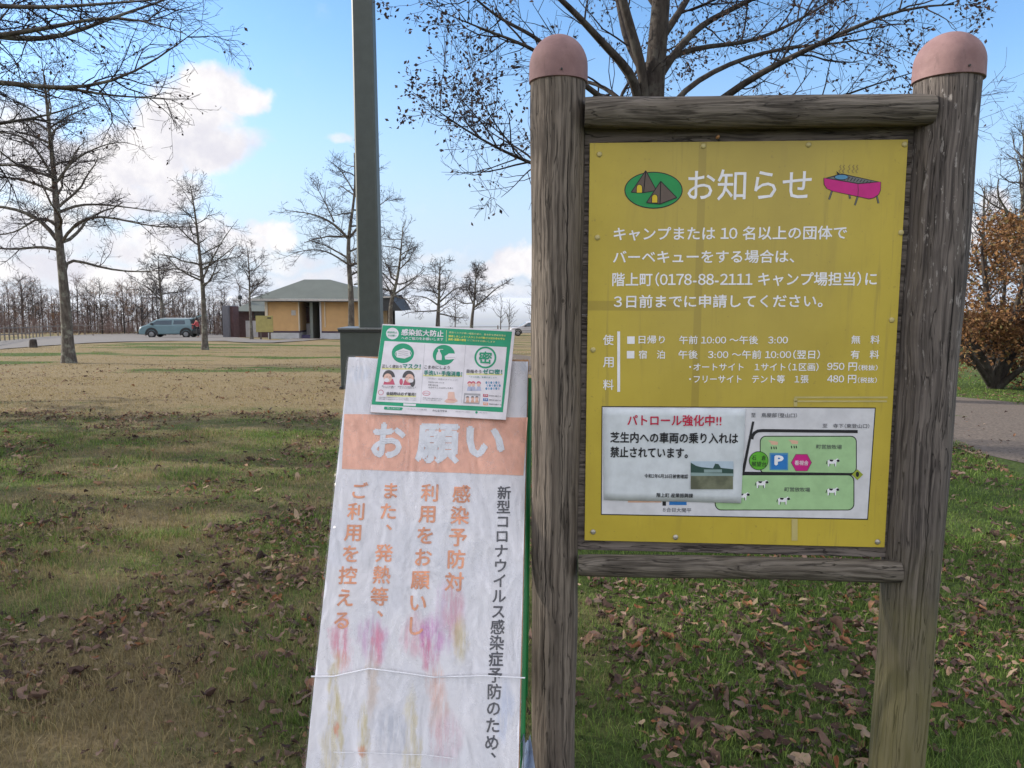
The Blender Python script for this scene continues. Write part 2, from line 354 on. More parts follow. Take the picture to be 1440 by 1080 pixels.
def turf_nodes(n, pos):
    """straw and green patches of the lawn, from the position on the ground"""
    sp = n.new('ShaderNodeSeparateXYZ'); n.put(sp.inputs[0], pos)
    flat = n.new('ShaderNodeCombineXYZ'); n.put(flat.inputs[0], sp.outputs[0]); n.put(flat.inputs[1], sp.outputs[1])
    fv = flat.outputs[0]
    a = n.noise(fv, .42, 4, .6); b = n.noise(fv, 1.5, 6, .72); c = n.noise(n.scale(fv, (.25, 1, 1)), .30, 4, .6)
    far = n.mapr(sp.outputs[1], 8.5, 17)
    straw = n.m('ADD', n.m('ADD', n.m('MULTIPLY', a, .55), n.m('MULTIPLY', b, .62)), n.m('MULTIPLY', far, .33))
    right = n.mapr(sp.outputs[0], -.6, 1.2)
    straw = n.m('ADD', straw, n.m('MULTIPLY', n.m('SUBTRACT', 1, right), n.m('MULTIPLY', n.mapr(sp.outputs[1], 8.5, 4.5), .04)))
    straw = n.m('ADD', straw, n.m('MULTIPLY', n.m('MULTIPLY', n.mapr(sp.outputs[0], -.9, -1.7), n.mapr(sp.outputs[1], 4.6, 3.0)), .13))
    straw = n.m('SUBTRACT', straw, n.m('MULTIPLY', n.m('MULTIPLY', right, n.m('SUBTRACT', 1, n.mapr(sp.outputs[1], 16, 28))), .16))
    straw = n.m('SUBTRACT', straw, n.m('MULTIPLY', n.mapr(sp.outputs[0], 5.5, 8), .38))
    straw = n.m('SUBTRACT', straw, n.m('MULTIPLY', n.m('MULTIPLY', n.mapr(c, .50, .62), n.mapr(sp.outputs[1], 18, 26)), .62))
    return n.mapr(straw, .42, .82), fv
def ground_mat():
    m, n, b, o = new_mat('lawn ground')
    pos = n.new('ShaderNodeNewGeometry').outputs['Position']
    s, fv = turf_nodes(n, pos)
    fine = n.noise(fv, 26, 6, .7); f2 = n.noise(fv, 90, 4, .7)
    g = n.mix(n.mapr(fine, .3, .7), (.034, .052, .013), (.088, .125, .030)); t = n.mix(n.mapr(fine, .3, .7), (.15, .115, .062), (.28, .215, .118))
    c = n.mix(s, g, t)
    c = n.mix(n.m('MULTIPLY', n.mapr(f2, .56, .7), .55), c, (.05, .036, .02))
    # sea and plain far below the hill
    sp = n.new('ShaderNodeSeparateXYZ'); n.put(sp.inputs[0], pos)
    low = n.mapr(sp.outputs[2], -60, -250)
    lc = n.mix(n.mapr(n.noise(fv, .00035, 6, .6), .42, .56), (.035, .055, .075), (.075, .085, .06))
    c = n.mix(low, c, lc)
    n.put(b.inputs['Base Color'], c); b.inputs['Roughness'].default_value = .95; b.inputs['Specular IOR Level'].default_value = .12
    bump(n, b, n.m('ADD', fine, f2), .7, .03)
    return m
M['ground'] = ground_mat()
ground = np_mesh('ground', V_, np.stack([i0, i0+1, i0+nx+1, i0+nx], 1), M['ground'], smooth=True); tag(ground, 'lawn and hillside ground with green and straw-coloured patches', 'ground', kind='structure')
def asphalt():
    m, n, b, o = new_mat('worn asphalt')
    pos = n.new('ShaderNodeNewGeometry').outputs['Position']
    f = n.noise(pos, 60, 5, .7); g = n.noise(pos, .9, 5, .6)
    c = n.mix(n.mapr(f, .3, .7), (.09, .079, .070), (.165, .147, .131)); c = n.mix(n.m('MULTIPLY', n.mapr(g, .45, .7), .5), c, (.14, .126, .114))
    n.put(b.inputs['Base Color'], c); b.inputs['Roughness'].default_value = .9; bump(n, b, f, .4, .01)
    return m
M['asphalt'] = asphalt(); M['gravel'] = simple('brown grey gravel', (.125, .103, .086), .95, .3, 30, .1, bmp=.5, bscale=50)
def strip(name, left, right, label, n=60, mat=None, lift=.006):
    """a sheet between two edge lines, draped on the ground"""
    def res(pl, k):
        pl = np.array([list(q)[:2] for q in pl], float); L = np.r_[0, np.cumsum(np.linalg.norm(np.diff(pl, axis=0), axis=1))]
        # smooth the corners by cubic resampling of a densified line
        t = np.linspace(0, L[-1], k); q = np.stack([np.interp(t, L, pl[:, 0]), np.interp(t, L, pl[:, 1])], 1)
        for _ in range(4): q[1:-1] = (q[:-2] + 2 * q[1:-1] + q[2:]) / 4
        return q
    a, b = res(left, n), res(right, n); m = 14
    G = a[:, None] + (b - a)[:, None] * np.linspace(0, 1, m)[None, :, None]
    V = np.concatenate([G, (gz(G[..., 0], G[..., 1]) + lift + .03 * (np.hypot(G[..., 0], G[..., 1]) > 30))[..., None]], -1).reshape(-1, 3)
    i = (np.arange(n-1)[:, None] * m + np.arange(m-1)[None, :]).ravel()
    o = np_mesh(name, V, np.stack([i, i+1, i+m+1, i+m], 1), mat or M['asphalt'], smooth=True)
    return tag(o, label, name, kind='structure')
lot_far = [gp(-160, 486), gp(0, 480), gp(60, 474), gp(130, 470.5), gp(200, 469.0), gp(320, 468.6)]
lot_near = [gp(-160, 505), gp(0, 492), gp(60, 487), gp(130, 482.5), gp(200, 480.5), gp(320, 480)]
strip('parking_lot', lot_far, lot_near, 'pale grey asphalt of the parking area where the blue van-like car stands')
strip('path', [gp(318, 471), gp(345, 478.2), gp(385, 479.6), gp(420, 475.6), gp(455, 472.4), gp(475, 472)], [gp(318, 480.2), gp(345, 482.2), gp(385, 482.8), gp(430, 479.8), gp(465, 476.5), gp(475, 476)], 'pale path curving past the grass verge to the toilet building door', lift=.012)
strip('road', [(30, 5.4), (16, 9.0), gp(1440, 572), gp(1400, 563), gp(1345, 557), (5.2, 19), (2.0, 27), (-.5, 36), (-4, 48)], [(28, 1.5), (11, 5.0), gp(1440, 672), gp(1400, 648), gp(1345, 620), (2.7, 12.5), (1.2, 18), (-.8, 25), (-3, 34)][::1], 'grey gravel road passing behind the notice board on the right', mat=M['gravel'])

# ------------------------------------------------------------------ planes and print
class Plane:
    def __init__(s, O, ex, ey):
        s.O = np.array(O, float); s.e1 = np.array(ex, float) / np.linalg.norm(ex)
        nn = np.cross(s.e1, np.array(ey, float)); s.n = nn / np.linalg.norm(nn); s.e2 = np.cross(s.n, s.e1)
    def pt(s, u, v, w=0): return s.O + u * s.e1 + v * s.e2 + w * s.n
    def uv(s, p, w=0):
        r = ray(*p); c = np.array([0, 0, H]); O = s.O + w * s.n
        k = ((O - c) @ s.n) / (r @ s.n); q = c + k * r - O
        return np.array([q @ s.e1, q @ s.e2])
def crop(x0, y0, sc): return lambda x, y: (x0 + x / sc, y0 + y / sc)
ID = lambda x, y: (x, y)
_tc = {}; _td = {}
def text_mesh(s, bold=0.0):
    if (s, bold) in _tc: return _tc[(s, bold)]
    cu = bpy.data.curves.new('txt', 'FONT'); cu.body = s; cu.size = 1; cu.offset = 0; cu.resolution_u = 2; cu.fill_mode = 'FRONT' if 0 else 'BOTH'
    cu.dimensions = '2D'
    o = bpy.data.objects.new('txt', cu); COL.objects.link(o)
    dg = bpy.context.evaluated_depsgraph_get(); me = bpy.data.meshes.new_from_object(o.evaluated_get(dg))
    v = np.array([p.co[:2] for p in me.vertices]).reshape(-1, 2); f = [list(p.vertices) for p in me.polygons]
    bpy.data.objects.remove(o); bpy.data.curves.remove(cu); bpy.data.meshes.remove(me)
    if bold and len(v):                        # heavier strokes: the outline repeated a little to each side
        b = bold * .8; k = len(v); V2, F2, D2 = [], [], []
        for q, (dx, dy) in enumerate(((0, 0), (b, 0), (-b, 0), (0, b), (0, -b))):
            V2.append(v + np.array([dx, dy])); D2 += [q * 1.5e-5] * k; F2 += [[i + q * k for i in a] for a in f]
        v = np.concatenate(V2); f = F2; _td[len(v), s, bold] = D2
    _tc[(s, bold)] = (v, f); return v, f
_adv = []
def line_mesh(s, bold):
    if all(ord(c) < 128 for c in s): return text_mesh(s, bold) + (None,)
    if not _adv:
        a, b = text_mesh('口口', 0)[0], text_mesh('口', 0)[0]; _adv.append(np.ptp(a[:, 0]) - np.ptp(b[:, 0]))
    em = _adv[0]; x = 0; V, Fc, D = [], [], []; k = 0
    for ch in s:
        if ch == ' ': x += .30 * em; continue
        if ch == '　': x += em; continue
        g, ad, sh = ch, 1.0, 0.0
        if '!' <= ch <= '~':
            g = chr(ord(ch) + 0xFEE0); ad = .34 if ch in ':!,.' else .58; sh = -(1 - ad) / 2
            if ch == '-': g = '-'; ad = .42; sh = .03
            if ch in ':!': g = ch; ad = .30; sh = .02
        elif '０' <= ch <= '９': ad = .8; sh = -.1
        elif ch == '（': ad = .5; sh = -.5
        elif ch == '）': ad = .5
        elif ch in '・': ad = .6; sh = -.2
        elif ch in '〔': ad = .5; sh = -.5
        elif ch in '〕': ad = .5
        v, f = text_mesh(g, bold)
        if len(v):
            V.append(v + np.array([x + sh * em, 0])); Fc += [[i + k for i in a] for a in f]; D += list(_td.get((len(v), g, bold), [0] * len(v))); k += len(v)
        x += ad * em
    return np.concatenate(V), Fc, D
def text(mb, pl, s, L, Rr, h, cr=ID, w=.001, mat=None, bold=.012):
    """text whose ink box runs from L to Rr (middle of the left and right ends), h photo pixels high"""
    v, f, dz = line_mesh(s, bold)
    if not len(v): return
    a, b = pl.uv(cr(*L)), pl.uv(cr(*Rr)); mid = (a + b) / 2
    lo, hi = v.min(0), v.max(0); t = (v - lo) / (hi - lo + 1e-9)
    d = (b - a) / np.linalg.norm(b - a); up = np.array([-d[1], d[0]])
    m0 = cr(*((L[0] + Rr[0]) / 2, (L[1] + Rr[1]) / 2)); hh = np.linalg.norm(pl.uv((m0[0], m0[1] - h / 2)) - pl.uv((m0[0], m0[1] + h / 2)))
    q = a[None] + t[:, :1] * (b - a)[None] + (t[:, 1:] - .5) * hh * up[None]
    dz = dz or _td.get((len(v), s, bold), [0] * len(v))
    mb.add([pl.pt(x, y, w + z) for (x, y), z in zip(q, dz)], f, mat)
def column(mb, pl, s, A, B, size, cr=ID, w=.001, mat=None, bold=.02, fade=None):
    """vertical text: character cells centred from A to B"""
    a, b = pl.uv(cr(*A)), pl.uv(cr(*B)); n = len(s)
    mid = cr((A[0]+B[0])/2, (A[1]+B[1])/2); em = np.linalg.norm(pl.uv((mid[0] + size / 2, mid[1])) - pl.uv((mid[0] - size / 2, mid[1])))
    for k, ch in enumerate(s):
        if ch in ' 　': continue
        v, f = text_mesh(ch, bold)
        c = a + (b - a) * (k / max(1, n - 1))
        q = (v - np.array([.5, .38])) * em + c
        if ch in '、。': q = q + np.array([.45, .55]) * em
        dz = _td.get((len(v), ch, bold), [0] * len(v))
        mb.add([pl.pt(x, y, w + z) for (x, y), z in zip(q, dz)], f, mat)
def poly(mb, pl, pts, cr=ID, w=.001, mat=None):
    q = [pl.uv(cr(*p)) for p in pts]
    ar = sum(q[i-1][0] * q[i][1] - q[i][0] * q[i-1][1] for i in range(len(q)))
    if ar < 0: q = q[::-1]
    mb.add([pl.pt(*p, w) for p in q], [list(range(len(q)))], mat)
def rect(mb, pl, x0, y0, x1, y1, cr=ID, w=.001, mat=None): poly(mb, pl, [(x0, y0), (x1, y0), (x1, y1), (x0, y1)], cr, w, mat)
def disc(mb, pl, x, y, rx, ry=None, cr=ID, w=.001, mat=None, n=32, a0=0, a1=360):
    ry = ry or rx; poly(mb, pl, [(x + rx * math.cos(R(a0 + (a1 - a0) * i / n)), y + ry * math.sin(R(a0 + (a1 - a0) * i / n))) for i in range(n if a1 - a0 >= 360 else n + 1)], cr, w, mat)
def ring(mb, pl, x, y, ro, ri, cr=ID, w=.001, mat=None, n=40):
    a = [pl.uv(cr(x + ro * math.cos(2*math.pi*i/n), y - ro * math.sin(2*math.pi*i/n))) for i in range(n)]; b = [pl.uv(cr(x + ri * math.cos(2*math.pi*i/n), y - ri * math.sin(2*math.pi*i/n))) for i in range(n)]
    mb.add([pl.pt(*p, w) for p in a + b], [(i, (i+1) % n, n + (i+1) % n, n + i) for i in range(n)], mat)
def stroke(mb, pl, pts, width, cr=ID, w=.001, mat=None):
    p = np.array(pts, float); t = np.gradient(p, axis=0); t /= np.linalg.norm(t, axis=1)[:, None] + 1e-9; nn = np.stack([-t[:, 1], t[:, 0]], 1) * width / 2
    a = [pl.uv(cr(*q)) for q in p + nn]; b = [pl.uv(cr(*q)) for q in p - nn]; k = len(p)
    mb.add([pl.pt(*q, w) for q in a + b], [(i, i+1, k+i+1, k+i) for i in range(k-1)], mat)
def rrect(x0, y0, x1, y1, r, n=6):
    o = []
    for cx, cy, a in ((x1-r, y0+r, -90), (x1-r, y1-r, 0), (x0+r, y1-r, 90), (x0+r, y0+r, 180)):
        o += [(cx + r*math.cos(R(a + 90*i/n)), cy + r*math.sin(R(a + 90*i/n))) for i in range(n+1)]
    return o

# ------------------------------------------------------------------ notice board
S = Plane((.22867, 2.33095, .84888), (.9079, -.06176, .0015), (0.0, 0, 1.2076))
PW, PH = .91, 1.2076
b0 = S.pt(PW/2, 0); base = np.array([b0[0], b0[1], float(gz(b0[0], b0[1]))])
NB = thing('notice_board', base, 'weathered log-framed notice board with yellow panel and pink post caps', 'notice board')
def sfr(u, v, w): return S.pt(u, v, w)
def log_post(top_px, bot_px, r_top, r_bot, seed, mat, cap_top):
    uA = S.uv(top_px); uB = S.uv(bot_px); rng = random.Random(seed)
    k = 26; pts = []; rad = []
    vt = uA[1]; vb = -base[2] * 0 - .95
    du = (uA[0] - uB[0]) / (uA[1] - uB[1])
    for i in range(k + 1):
        v = vb + (vt - vb) * i / k
        pts.append(S.pt(uB[0] + du * (v - uB[1]) + .0015 * math.sin(i * .9 + seed), v, -.022)); t = i / k
        rad.append((r_bot + (r_top - r_bot) * t) * (1 + .012 * math.sin(i * .7 + seed * 3) + .006 * rng.uniform(-1, 1)))
    mb = MB(); mb.tube(pts, rad, 40)
    # irregular outline of a hand-peeled log
    vv = np.array(mb.v); c = np.repeat(np.array(pts), 40, 0); ang = np.tile(np.arange(40) * 2 * math.pi / 40, k + 1); hh = np.repeat(np.arange(k + 1), 40)
    s = 1 + .010 * np.sin(ang * 3 + seed + hh * .12) + .008 * np.sin(ang * 7 + hh * .3 + seed * 2) + .005 * np.sin(ang * 13 + hh * .55)
    mb.v = [tuple(x) for x in c + (vv - c) * s[:, None]]
    o = mb.build('post', mat, NB, smooth=True)
    c = pts[-1]; rr = r_top * 1.05; hcap = cap_top
    prof = [(rr * .98, -.006), (rr * 1.015, -.004), (rr * 1.015, .0), (rr * 1.01, hcap * .30)]
    for i in range(1, 13):
        a = R(90 * i / 12); prof.append((max(.0005, rr * 1.01 * math.cos(a)), hcap * .30 + hcap * .70 * math.sin(a)))
    m2 = MB(); m2.lathe(prof, c, n=44); m2.build('cap', M['cap'], o, smooth=True)
    m3 = MB(); q = c + np.array([0.004, -rr * 1.02, .012]); m3.lathe([(.003, -.004), (.003, .0), (.0015, .002)], q, 'y', 8); m3.build('screw', M['lampblack'], o)
    return o
log_post((785.5, 112), (778, 1080), .0815, .0685, 1, M['post'], .132)
log_post((1338.5, 109), (1265, 1080), .0885, .078, 2, M['post_r'], .128)
def rail(p0, p1, r, wq, seed, sag=0):
    a, b = S.uv(p0), S.uv(p1); k = 24; pts = []; rad = []
    for i in range(k + 1):
        t = i / k; q = a + (b - a) * t; pts.append(S.pt(q[0], q[1] + .002 * math.sin(t * 5 + seed), wq)); e = min(t, 1 - t) * k
        rad.append(r * (1 + .02 * math.sin(t * 9 + seed)) * (1 if e > .5 else .93))
    mb = MB(); mb.tube(pts, rad, 28); mb.build('rail', M['rail'], NB, smooth=True)
rail((822, 161.5), (1303, 159.5), .0445, .030, 3)
rail((813, 789.5), (1259, 799), .0345, .028, 5)
mb = MB(); nb = 9; v0, v1 = -.035, PH + .085
for i in range(nb):
    a = v0 + (v1 - v0) * i / nb; mb.box((-.035, a + .0003, -.040 - .002 * (i % 2)), (PW + .10, a + (v1 - v0) / nb - .0003, -.012 - .0015 * (i % 3)), fr=sfr)
mb.build('backing_boards', M['plank'], NB, bevel=.002)
mb = MB(); mb.box((0, 0, -.006), (PW, PH, 0), fr=sfr); panel = mb.build('panel', M['panel'], NB, bevel=.0012)
z1, z2, z6 = crop(820, 180, 3), crop(820, 450, 3), crop(1020, 560, 6)
for (x, y) in ((843, 217), (989, 205.5), (1137, 203.5), (1272, 203), (840, 334), (1267, 327), (1254, 450), (834, 492), (834, 748), (950, 755.5), (1234, 762)):
    mb = MB(); u, v = S.uv((x, y)); mb.lathe([(.0085, -.002), (.0085, .001), (.0065, .0035), (.003, .0045)], (0, 0, 0), 'z', 14, fr=lambda a, b, c, u=u, v=v: S.pt(u + a, v + b, c)); mb.build('bolt', M['tape'] if y < 500 else M['steel'], panel, smooth=True)
mb = MB(); u, v = S.uv((1009, 193)); mb.lathe([(.005, -.004), (.005, .010), (.003, .013)], (0, 0, 0), 'z', 10, fr=lambda a, b, c: S.pt(u + a, v + b, c)); mb.build('screw', M['ply'], NB, smooth=True)
W8 = .0008
def line(parent, name, mat, pl, s_, L, r_, h, **k):
    t = MB(); text(t, pl, s_, L, r_, h, **k); return t.build(name, mat, parent)
line(panel, 'heading', M['white'], S, 'お知らせ', (967, 260.5), (1141, 259.5), 44, w=W8, bold=.006)
for s, l, r_, yc, h in (('キャンプまたは 10 名以上の団体で', 863, 1191, (329, 327), 19.5), ('バーベキューをする場合は、', 862, 1117, (361.5, 360.5), 18.5), ('階上町（0178-88-2111 キャンプ場担当）に', 861, 1233, (393, 392), 20), ('３日前までに申請してください。', 863, 1157, (424, 423), 18.5)):
    line(panel, 'lettering', M['white'], S, s, (l, yc[0]), (r_, yc[1]), h, w=W8, bold=.02)
for s, y in (('使', 478), ('用', 509.5), ('料', 541)): line(panel, 'lettering', M['white'], S, s, (848, y), (863, y), 14.5, w=W8, bold=.012)
for bx in ((868, 466, 872, 551), (882, 473, 892.5, 483.5), (881.5, 493.5, 892, 504)): T = MB(); rect(T, S, *bx, w=W8); T.build('printed_bar', M['white'], panel)
for s, l, r_, y, h in (('日帰り', 898, 935, 477.5, 11.5), ('午前 10:00 ～午後　3:00', 955, 1108, 478, 12), ('無　料', 1197, 1237, 477.5, 12), ('宿　泊', 898, 935, 498.5, 12), ('午後　3:00 ～午前 10:00（翌日）', 954, 1153, 498.5, 12.5), ('有　料', 1196, 1236, 498.5, 12),
                    ('・オートサイト　１サイト（１区画）', 969, 1151, 516, 11.5), ('950 円', 1163, 1205, 515.5, 11.5), ('（税抜）', 1207, 1234, 517, 8), ('・フリーサイト　テント等　１張', 969, 1137, 533, 11.5), ('480 円', 1163, 1204, 533, 11.5), ('（税抜）', 1206, 1233, 534.5, 8)):
    line(panel, 'lettering', M['white'], S, s, (l, y), (r_, y), h, w=W8, bold=.016)
E_ = MB(); disc(E_, S, 919, 267.5, 41, 26, w=.0006, mat=M['black'], n=48); disc(E_, S, 919, 267.5, 39.6, 24.6, w=.0010, mat=M['green_em'], n=48)
for tri, k in (([(908, 240), (887.5, 270.5), (905, 271)], 0), ([(908, 240), (905, 271), (923, 268)], 0), ([(929, 255), (909, 285), (928, 287)], 1), ([(929, 255), (928, 287), (951.5, 278)], 1)):
    ww = .0014 + k * .0010
    poly(E_, S, [tri[0], tri[1], tri[2]], w=ww, mat=M['tentbrown'])
    for a, b in ((0, 1), (1, 2), (2, 0)): stroke(E_, S, [tri[a], tri[b]], 1.2, w=ww + .0004, mat=M['black'])
for x, y, ww in ((899, 266, .0022), (920.5, 280, .0032)):
    p = [(x - 3.6, y + 5), (x - 3.6, y - 2)] + [(x - 3.6 * math.cos(R(a)), y - 2 - 4 * math.sin(R(a))) for a in range(20, 180, 20)] + [(x + 3.6, y - 2), (x + 3.6, y + 5)]
    poly(E_, S, [(x + (a - x) * 1.25, y + (b - y) * 1.15) for a, b in p], w=ww - .0002, mat=M['black']); poly(E_, S, p, w=ww + .0003, mat=M['tentyellow'])
E_.build('tent_emblem', None, panel)
G = MB()
for (x0, y0, x1, y1) in ((1050, 265, 1037, 302), (1122, 280, 1126, 298), (1158, 290, 1146, 326), (1238, 285, 1246, 318)): stroke(G, S, [(x0, y0), (x1, y1)], 8, z1, .0006, M['black']); stroke(G, S, [(x0, y0), (x1, y1)], 4, z1, .0009, M['grillgrey'])
bowl = [(1016, 212), (1017, 238), (1028, 255), (1052, 266), (1205, 298), (1225, 294), (1245, 280), (1253, 262), (1254, 228), (1160, 236)]
cxm = (1135, 250); poly(G, S, [(cxm[0] + (a - cxm[0]) * 1.02, cxm[1] + (b - cxm[1]) * 1.05) for a, b in bowl], z1, .0012, M['black']); poly(G, S, bowl, z1, .0016, M['magenta'])
poly(G, S, [(1018, 212), (1090, 192), (1253, 228), (1160, 237)], z1, .0020, M['black']); poly(G, S, [(1032, 212), (1092, 197), (1236, 227), (1160, 233)], z1, .0024, M['grillgrey'])
for i in range(9): stroke(G, S, [(1110 + 13 * i, 205 + 2.6 * i), (1100 + 13 * i, 221 + 1.6 * i)], 3, z1, .0027, M['black'])
disc(G, S, 1088, 208, 30, 12, z1, .0030, M['black']); disc(G, S, 1088, 208, 27, 9.5, z1, .0033, M['bluegrey']); poly(G, S, [(1066, 182), (1084, 196), (1072, 198)], z1, .0036, M['black'])
stroke(G, S, [(1158, 236), (1160, 262), (1158, 288)], 2, z1, .0020, M['black'])
for x in (1085, 1100, 1122, 1140, 1156): stroke(G, S, [(x, 190), (x - 7, 181), (x + 4, 173), (x - 3, 164), (x + 3, 156)], 2.2, z1, .0012, M['tentbrown'])
G.build('grill_picture', None, panel)
# the map at the foot of the panel
K = MB(); mp = [(846, 571), (1231.5, 573), (1220.5, 731), (845, 724)]
poly(K, S, mp, w=.0006, mat=M['black']); poly(K, S, [(847.2, 572.4), (1230, 574.4), (1219.2, 729.4), (846.2, 722.6)], w=.0010, mat=M['mapwhite'])
up = rrect(290, 316, 1108, 640, 50); poly(K, S, up, z6, .0013, M['black']); poly(K, S, rrect(297, 324, 1100, 630, 44), z6, .0016, M['field'])
poly(K, S, rrect(-90, 642, 1088, 946, 55), z6, .0013, M['black']); poly(K, S, rrect(-82, 650, 1079, 938, 48), z6, .0016, M['field'])
poly(K, S, [(225, 195), (244, 196), (160, 630), (135, 630)], z6, .0019, M['black'])
stroke(K, S, [(222, 345), (228, 318), (245, 292), (272, 276), (310, 272), (700, 276), (1115, 280)], 26, z6, .0020, M['black'])
poly(K, S, [(135, 618), (1100, 630), (1100, 650), (135, 642)], z6, .0021, M['black'])
disc(K, S, 280, 526, 82, 80, z6, .0023, M['black']); disc(K, S, 280, 526, 77, 75, z6, .0026, M['lime'])
rect(K, S, 372, 460, 528, 606, z6, .0023, M['bluegrey']); rect(K, S, 385, 474, 518, 596, z6, .0026, M['blue'])
hx = [(552, 542), (592, 470), (690, 470), (728, 542), (690, 614), (592, 614)]; poly(K, S, hx, z6, .0023, M['tentbrown']); poly(K, S, [(640 + (a - 640) * .95, 542 + (b - 542) * .95) for a, b in hx], z6, .0026, M['magenta'])
poly(K, S, [(1112, 598), (1160, 643), (1112, 690), (1064, 643)], z6, .0024, M['diamond']); disc(K, S, 1112, 640, 14, 22, z6, .0028, M['black'], 16)
for x, y in ((908, 540), (308, 722), (490, 862), (905, 784), (150, 826)):
    body = [(x-50, y-12), (x-30, y-26), (x+18, y-22), (x+34, y-34), (x+58, y-18), (x+50, y-2), (x+28, y-4), (x+24, y+34), (x+12, y+34), (x+10, y+12), (x-26, y+12), (x-30, y+34), (x-44, y+34), (x-44, y+4)]
    poly(K, S, body, z6, .0019, M['white'])
    poly(K, S, [(x-32, y-25), (x+5, y-22), (x-8, y-6), (x-28, y-10)], z6, .0022, M['black']); disc(K, S, x+42, y-14, 13, 11, z6, .0022, M['black'], 12)
    stroke(K, S, [(x-50, y-12), (x-58, y+14)], 6, z6, .0022, M['black']); stroke(K, S, [(x-28, y+10), (x-30, y+34)], 5, z6, .0022, M['black']); stroke(K, S, [(x+12, y+10), (x+14, y+34)], 5, z6, .0022, M['black'])
for x, y in ((400, 385), (570, 378)):
    poly(K, S, [(x-40, y-30), (x, y-25), (x+44, y-18), (x+40, y+8), (x-10, y+6), (x-20, y-12)], z6, .0019, M['peach'])
    for dx in (-14, 8, 26): stroke(K, S, [(x+dx, y+22), (x+dx+3, y+44)], 9, z6, .0019, M['black'])
def kt(s, L, r_, h, mat, w_=.0032, bold=.006): text(K, S, s, L, r_, h, z6, w_, mat, bold)
kt('至　鳥屋部（登山口）', (215, 140), (602, 144), 6.5, M['char']); kt('至　寺下（東登山口）', (818, 230), (1212, 234), 6.2, M['char'])
kt('町営放牧場', (765, 406), (980, 410), 6.2, M['char']); kt('町営放牧場', (497, 766), (712, 770), 6.2, M['char'])
kt('石　倉', (222, 500), (342, 502), 7, M['black']); kt('展望台', (218, 552), (344, 554), 7, M['black'])
kt('P', (412, 522), (490, 522), 14, M['white'], bold=.06); kt('看視舎', (582, 543), (698, 545), 6.6, M['white'])
text(K, S, '８合目大開平', (932, 716.5), (972, 717.5), 6.2, w=.0016, mat=M['char'], bold=.006)
rect(K, S, 931.5, 702, 936.5, 711, w=.0016, mat=M['black']); rect(K, S, 941, 700, 965.5, 710, w=.0016, mat=M['blue'])
rect(K, S, 883, 702, 930, 706.5, w=.0016, mat=M['peach'])
K.build('map', None, panel)
for bx in ((1113, 729.7, 1121.5, 760), (1117, 557.5, 1248, 560), (1117, 563, 1247, 565.4), (1116, 560.2, 1121, 571.5)): tp = MB(); rect(tp, S, *bx, w=.0012, mat=M['tape']); tp.build('tape', None, panel)
# taped paper notice
o = S.uv((849, 702)); pb = S.pt(o[0], o[1], .004)
PN = thing('paper_notice', pb, 'white paper notice with red heading and small photo taped over the map', 'paper notice')
ncor = [S.uv(p) for p in ((848, 573.5), (1048, 574.5), (1041.5, 707), (849, 702.5))]
g = MB(); nu, nv = 16, 12; vs = []
for j in range(nv + 1):
    for i in range(nu + 1):
        t, q = i / nu, j / nv; p = (ncor[0] * (1-t) + ncor[1] * t) * (1-q) + (ncor[3] * (1-t) + ncor[2] * t) * q
        lift = .0042 + .0012 * math.sin(t * 7 + q * 3) * math.sin(q * 5) + .007 * max(0, t + q - 1.55) ** 1.5
        vs.append(S.pt(p[0], p[1] + (.0012 * math.sin(t * 31) if j == 0 else 0), lift))
g.add(vs, [(j*(nu+1)+i, (j+1)*(nu+1)+i, (j+1)*(nu+1)+i+1, j*(nu+1)+i+1) for j in range(nv) for i in range(nu)]); ps = g.build('sheet', M['paper'], PN, smooth=True)
so_ = ps.modifiers.new('thickness', 'SOLIDIFY'); so_.thickness = .0006
for s, L, r_, h, mt_, bd in (('パトロール強化中!!', (882, 590.5), (1014, 591), 16, 'red', .025), ('芝生内への車両の乗り入れは', (858, 614.5), (1037.5, 616), 15.5, 'black', .034), ('禁止されています。', (858, 635), (967, 636.5), 15.5, 'black', .034),
                       ('令和2年6月16日被害確認', (906, 668.5), (967, 669.5), 6, 'black', .02), ('階上町 産業振興課', (923, 695.5), (974, 696.5), 6.2, 'black', .02)):
    line(PN, 'lettering', M[mt_], S, s, L, r_, h, w=.0062, bold=bd)
ph = MB()
zz = crop(840, 560, 6.355)
M['ph_sky'] = P_mat('photo sky', (.42, .52, .62)); M['ph_tree'] = P_mat('photo trees', (.03, .07, .06)); M['ph_grass'] = P_mat('photo grass', (.14, .15, .10), .5, .35); M['ph_mist'] = P_mat('photo mid', (.24, .33, .33))
rect(ph, S, 832, 560, 1212, 640, zz, .0062, M['ph_sky']); rect(ph, S, 832, 638, 1212, 700, zz, .0063, M['ph_mist']); rect(ph, S, 832, 690, 1208, 808, zz, .0064, M['ph_grass'])
poly(ph, S, [(832, 572), (880, 600), (930, 612), (1030, 622), (1050, 580), (1080, 585), (1100, 618), (1212, 630), (1212, 668), (832, 660)], zz, .0066, M['ph_tree'])
rect(ph, S, 950, 632, 1110, 660, zz, .0068, M['ph_mist'])
ph.build('photo', None, PN)

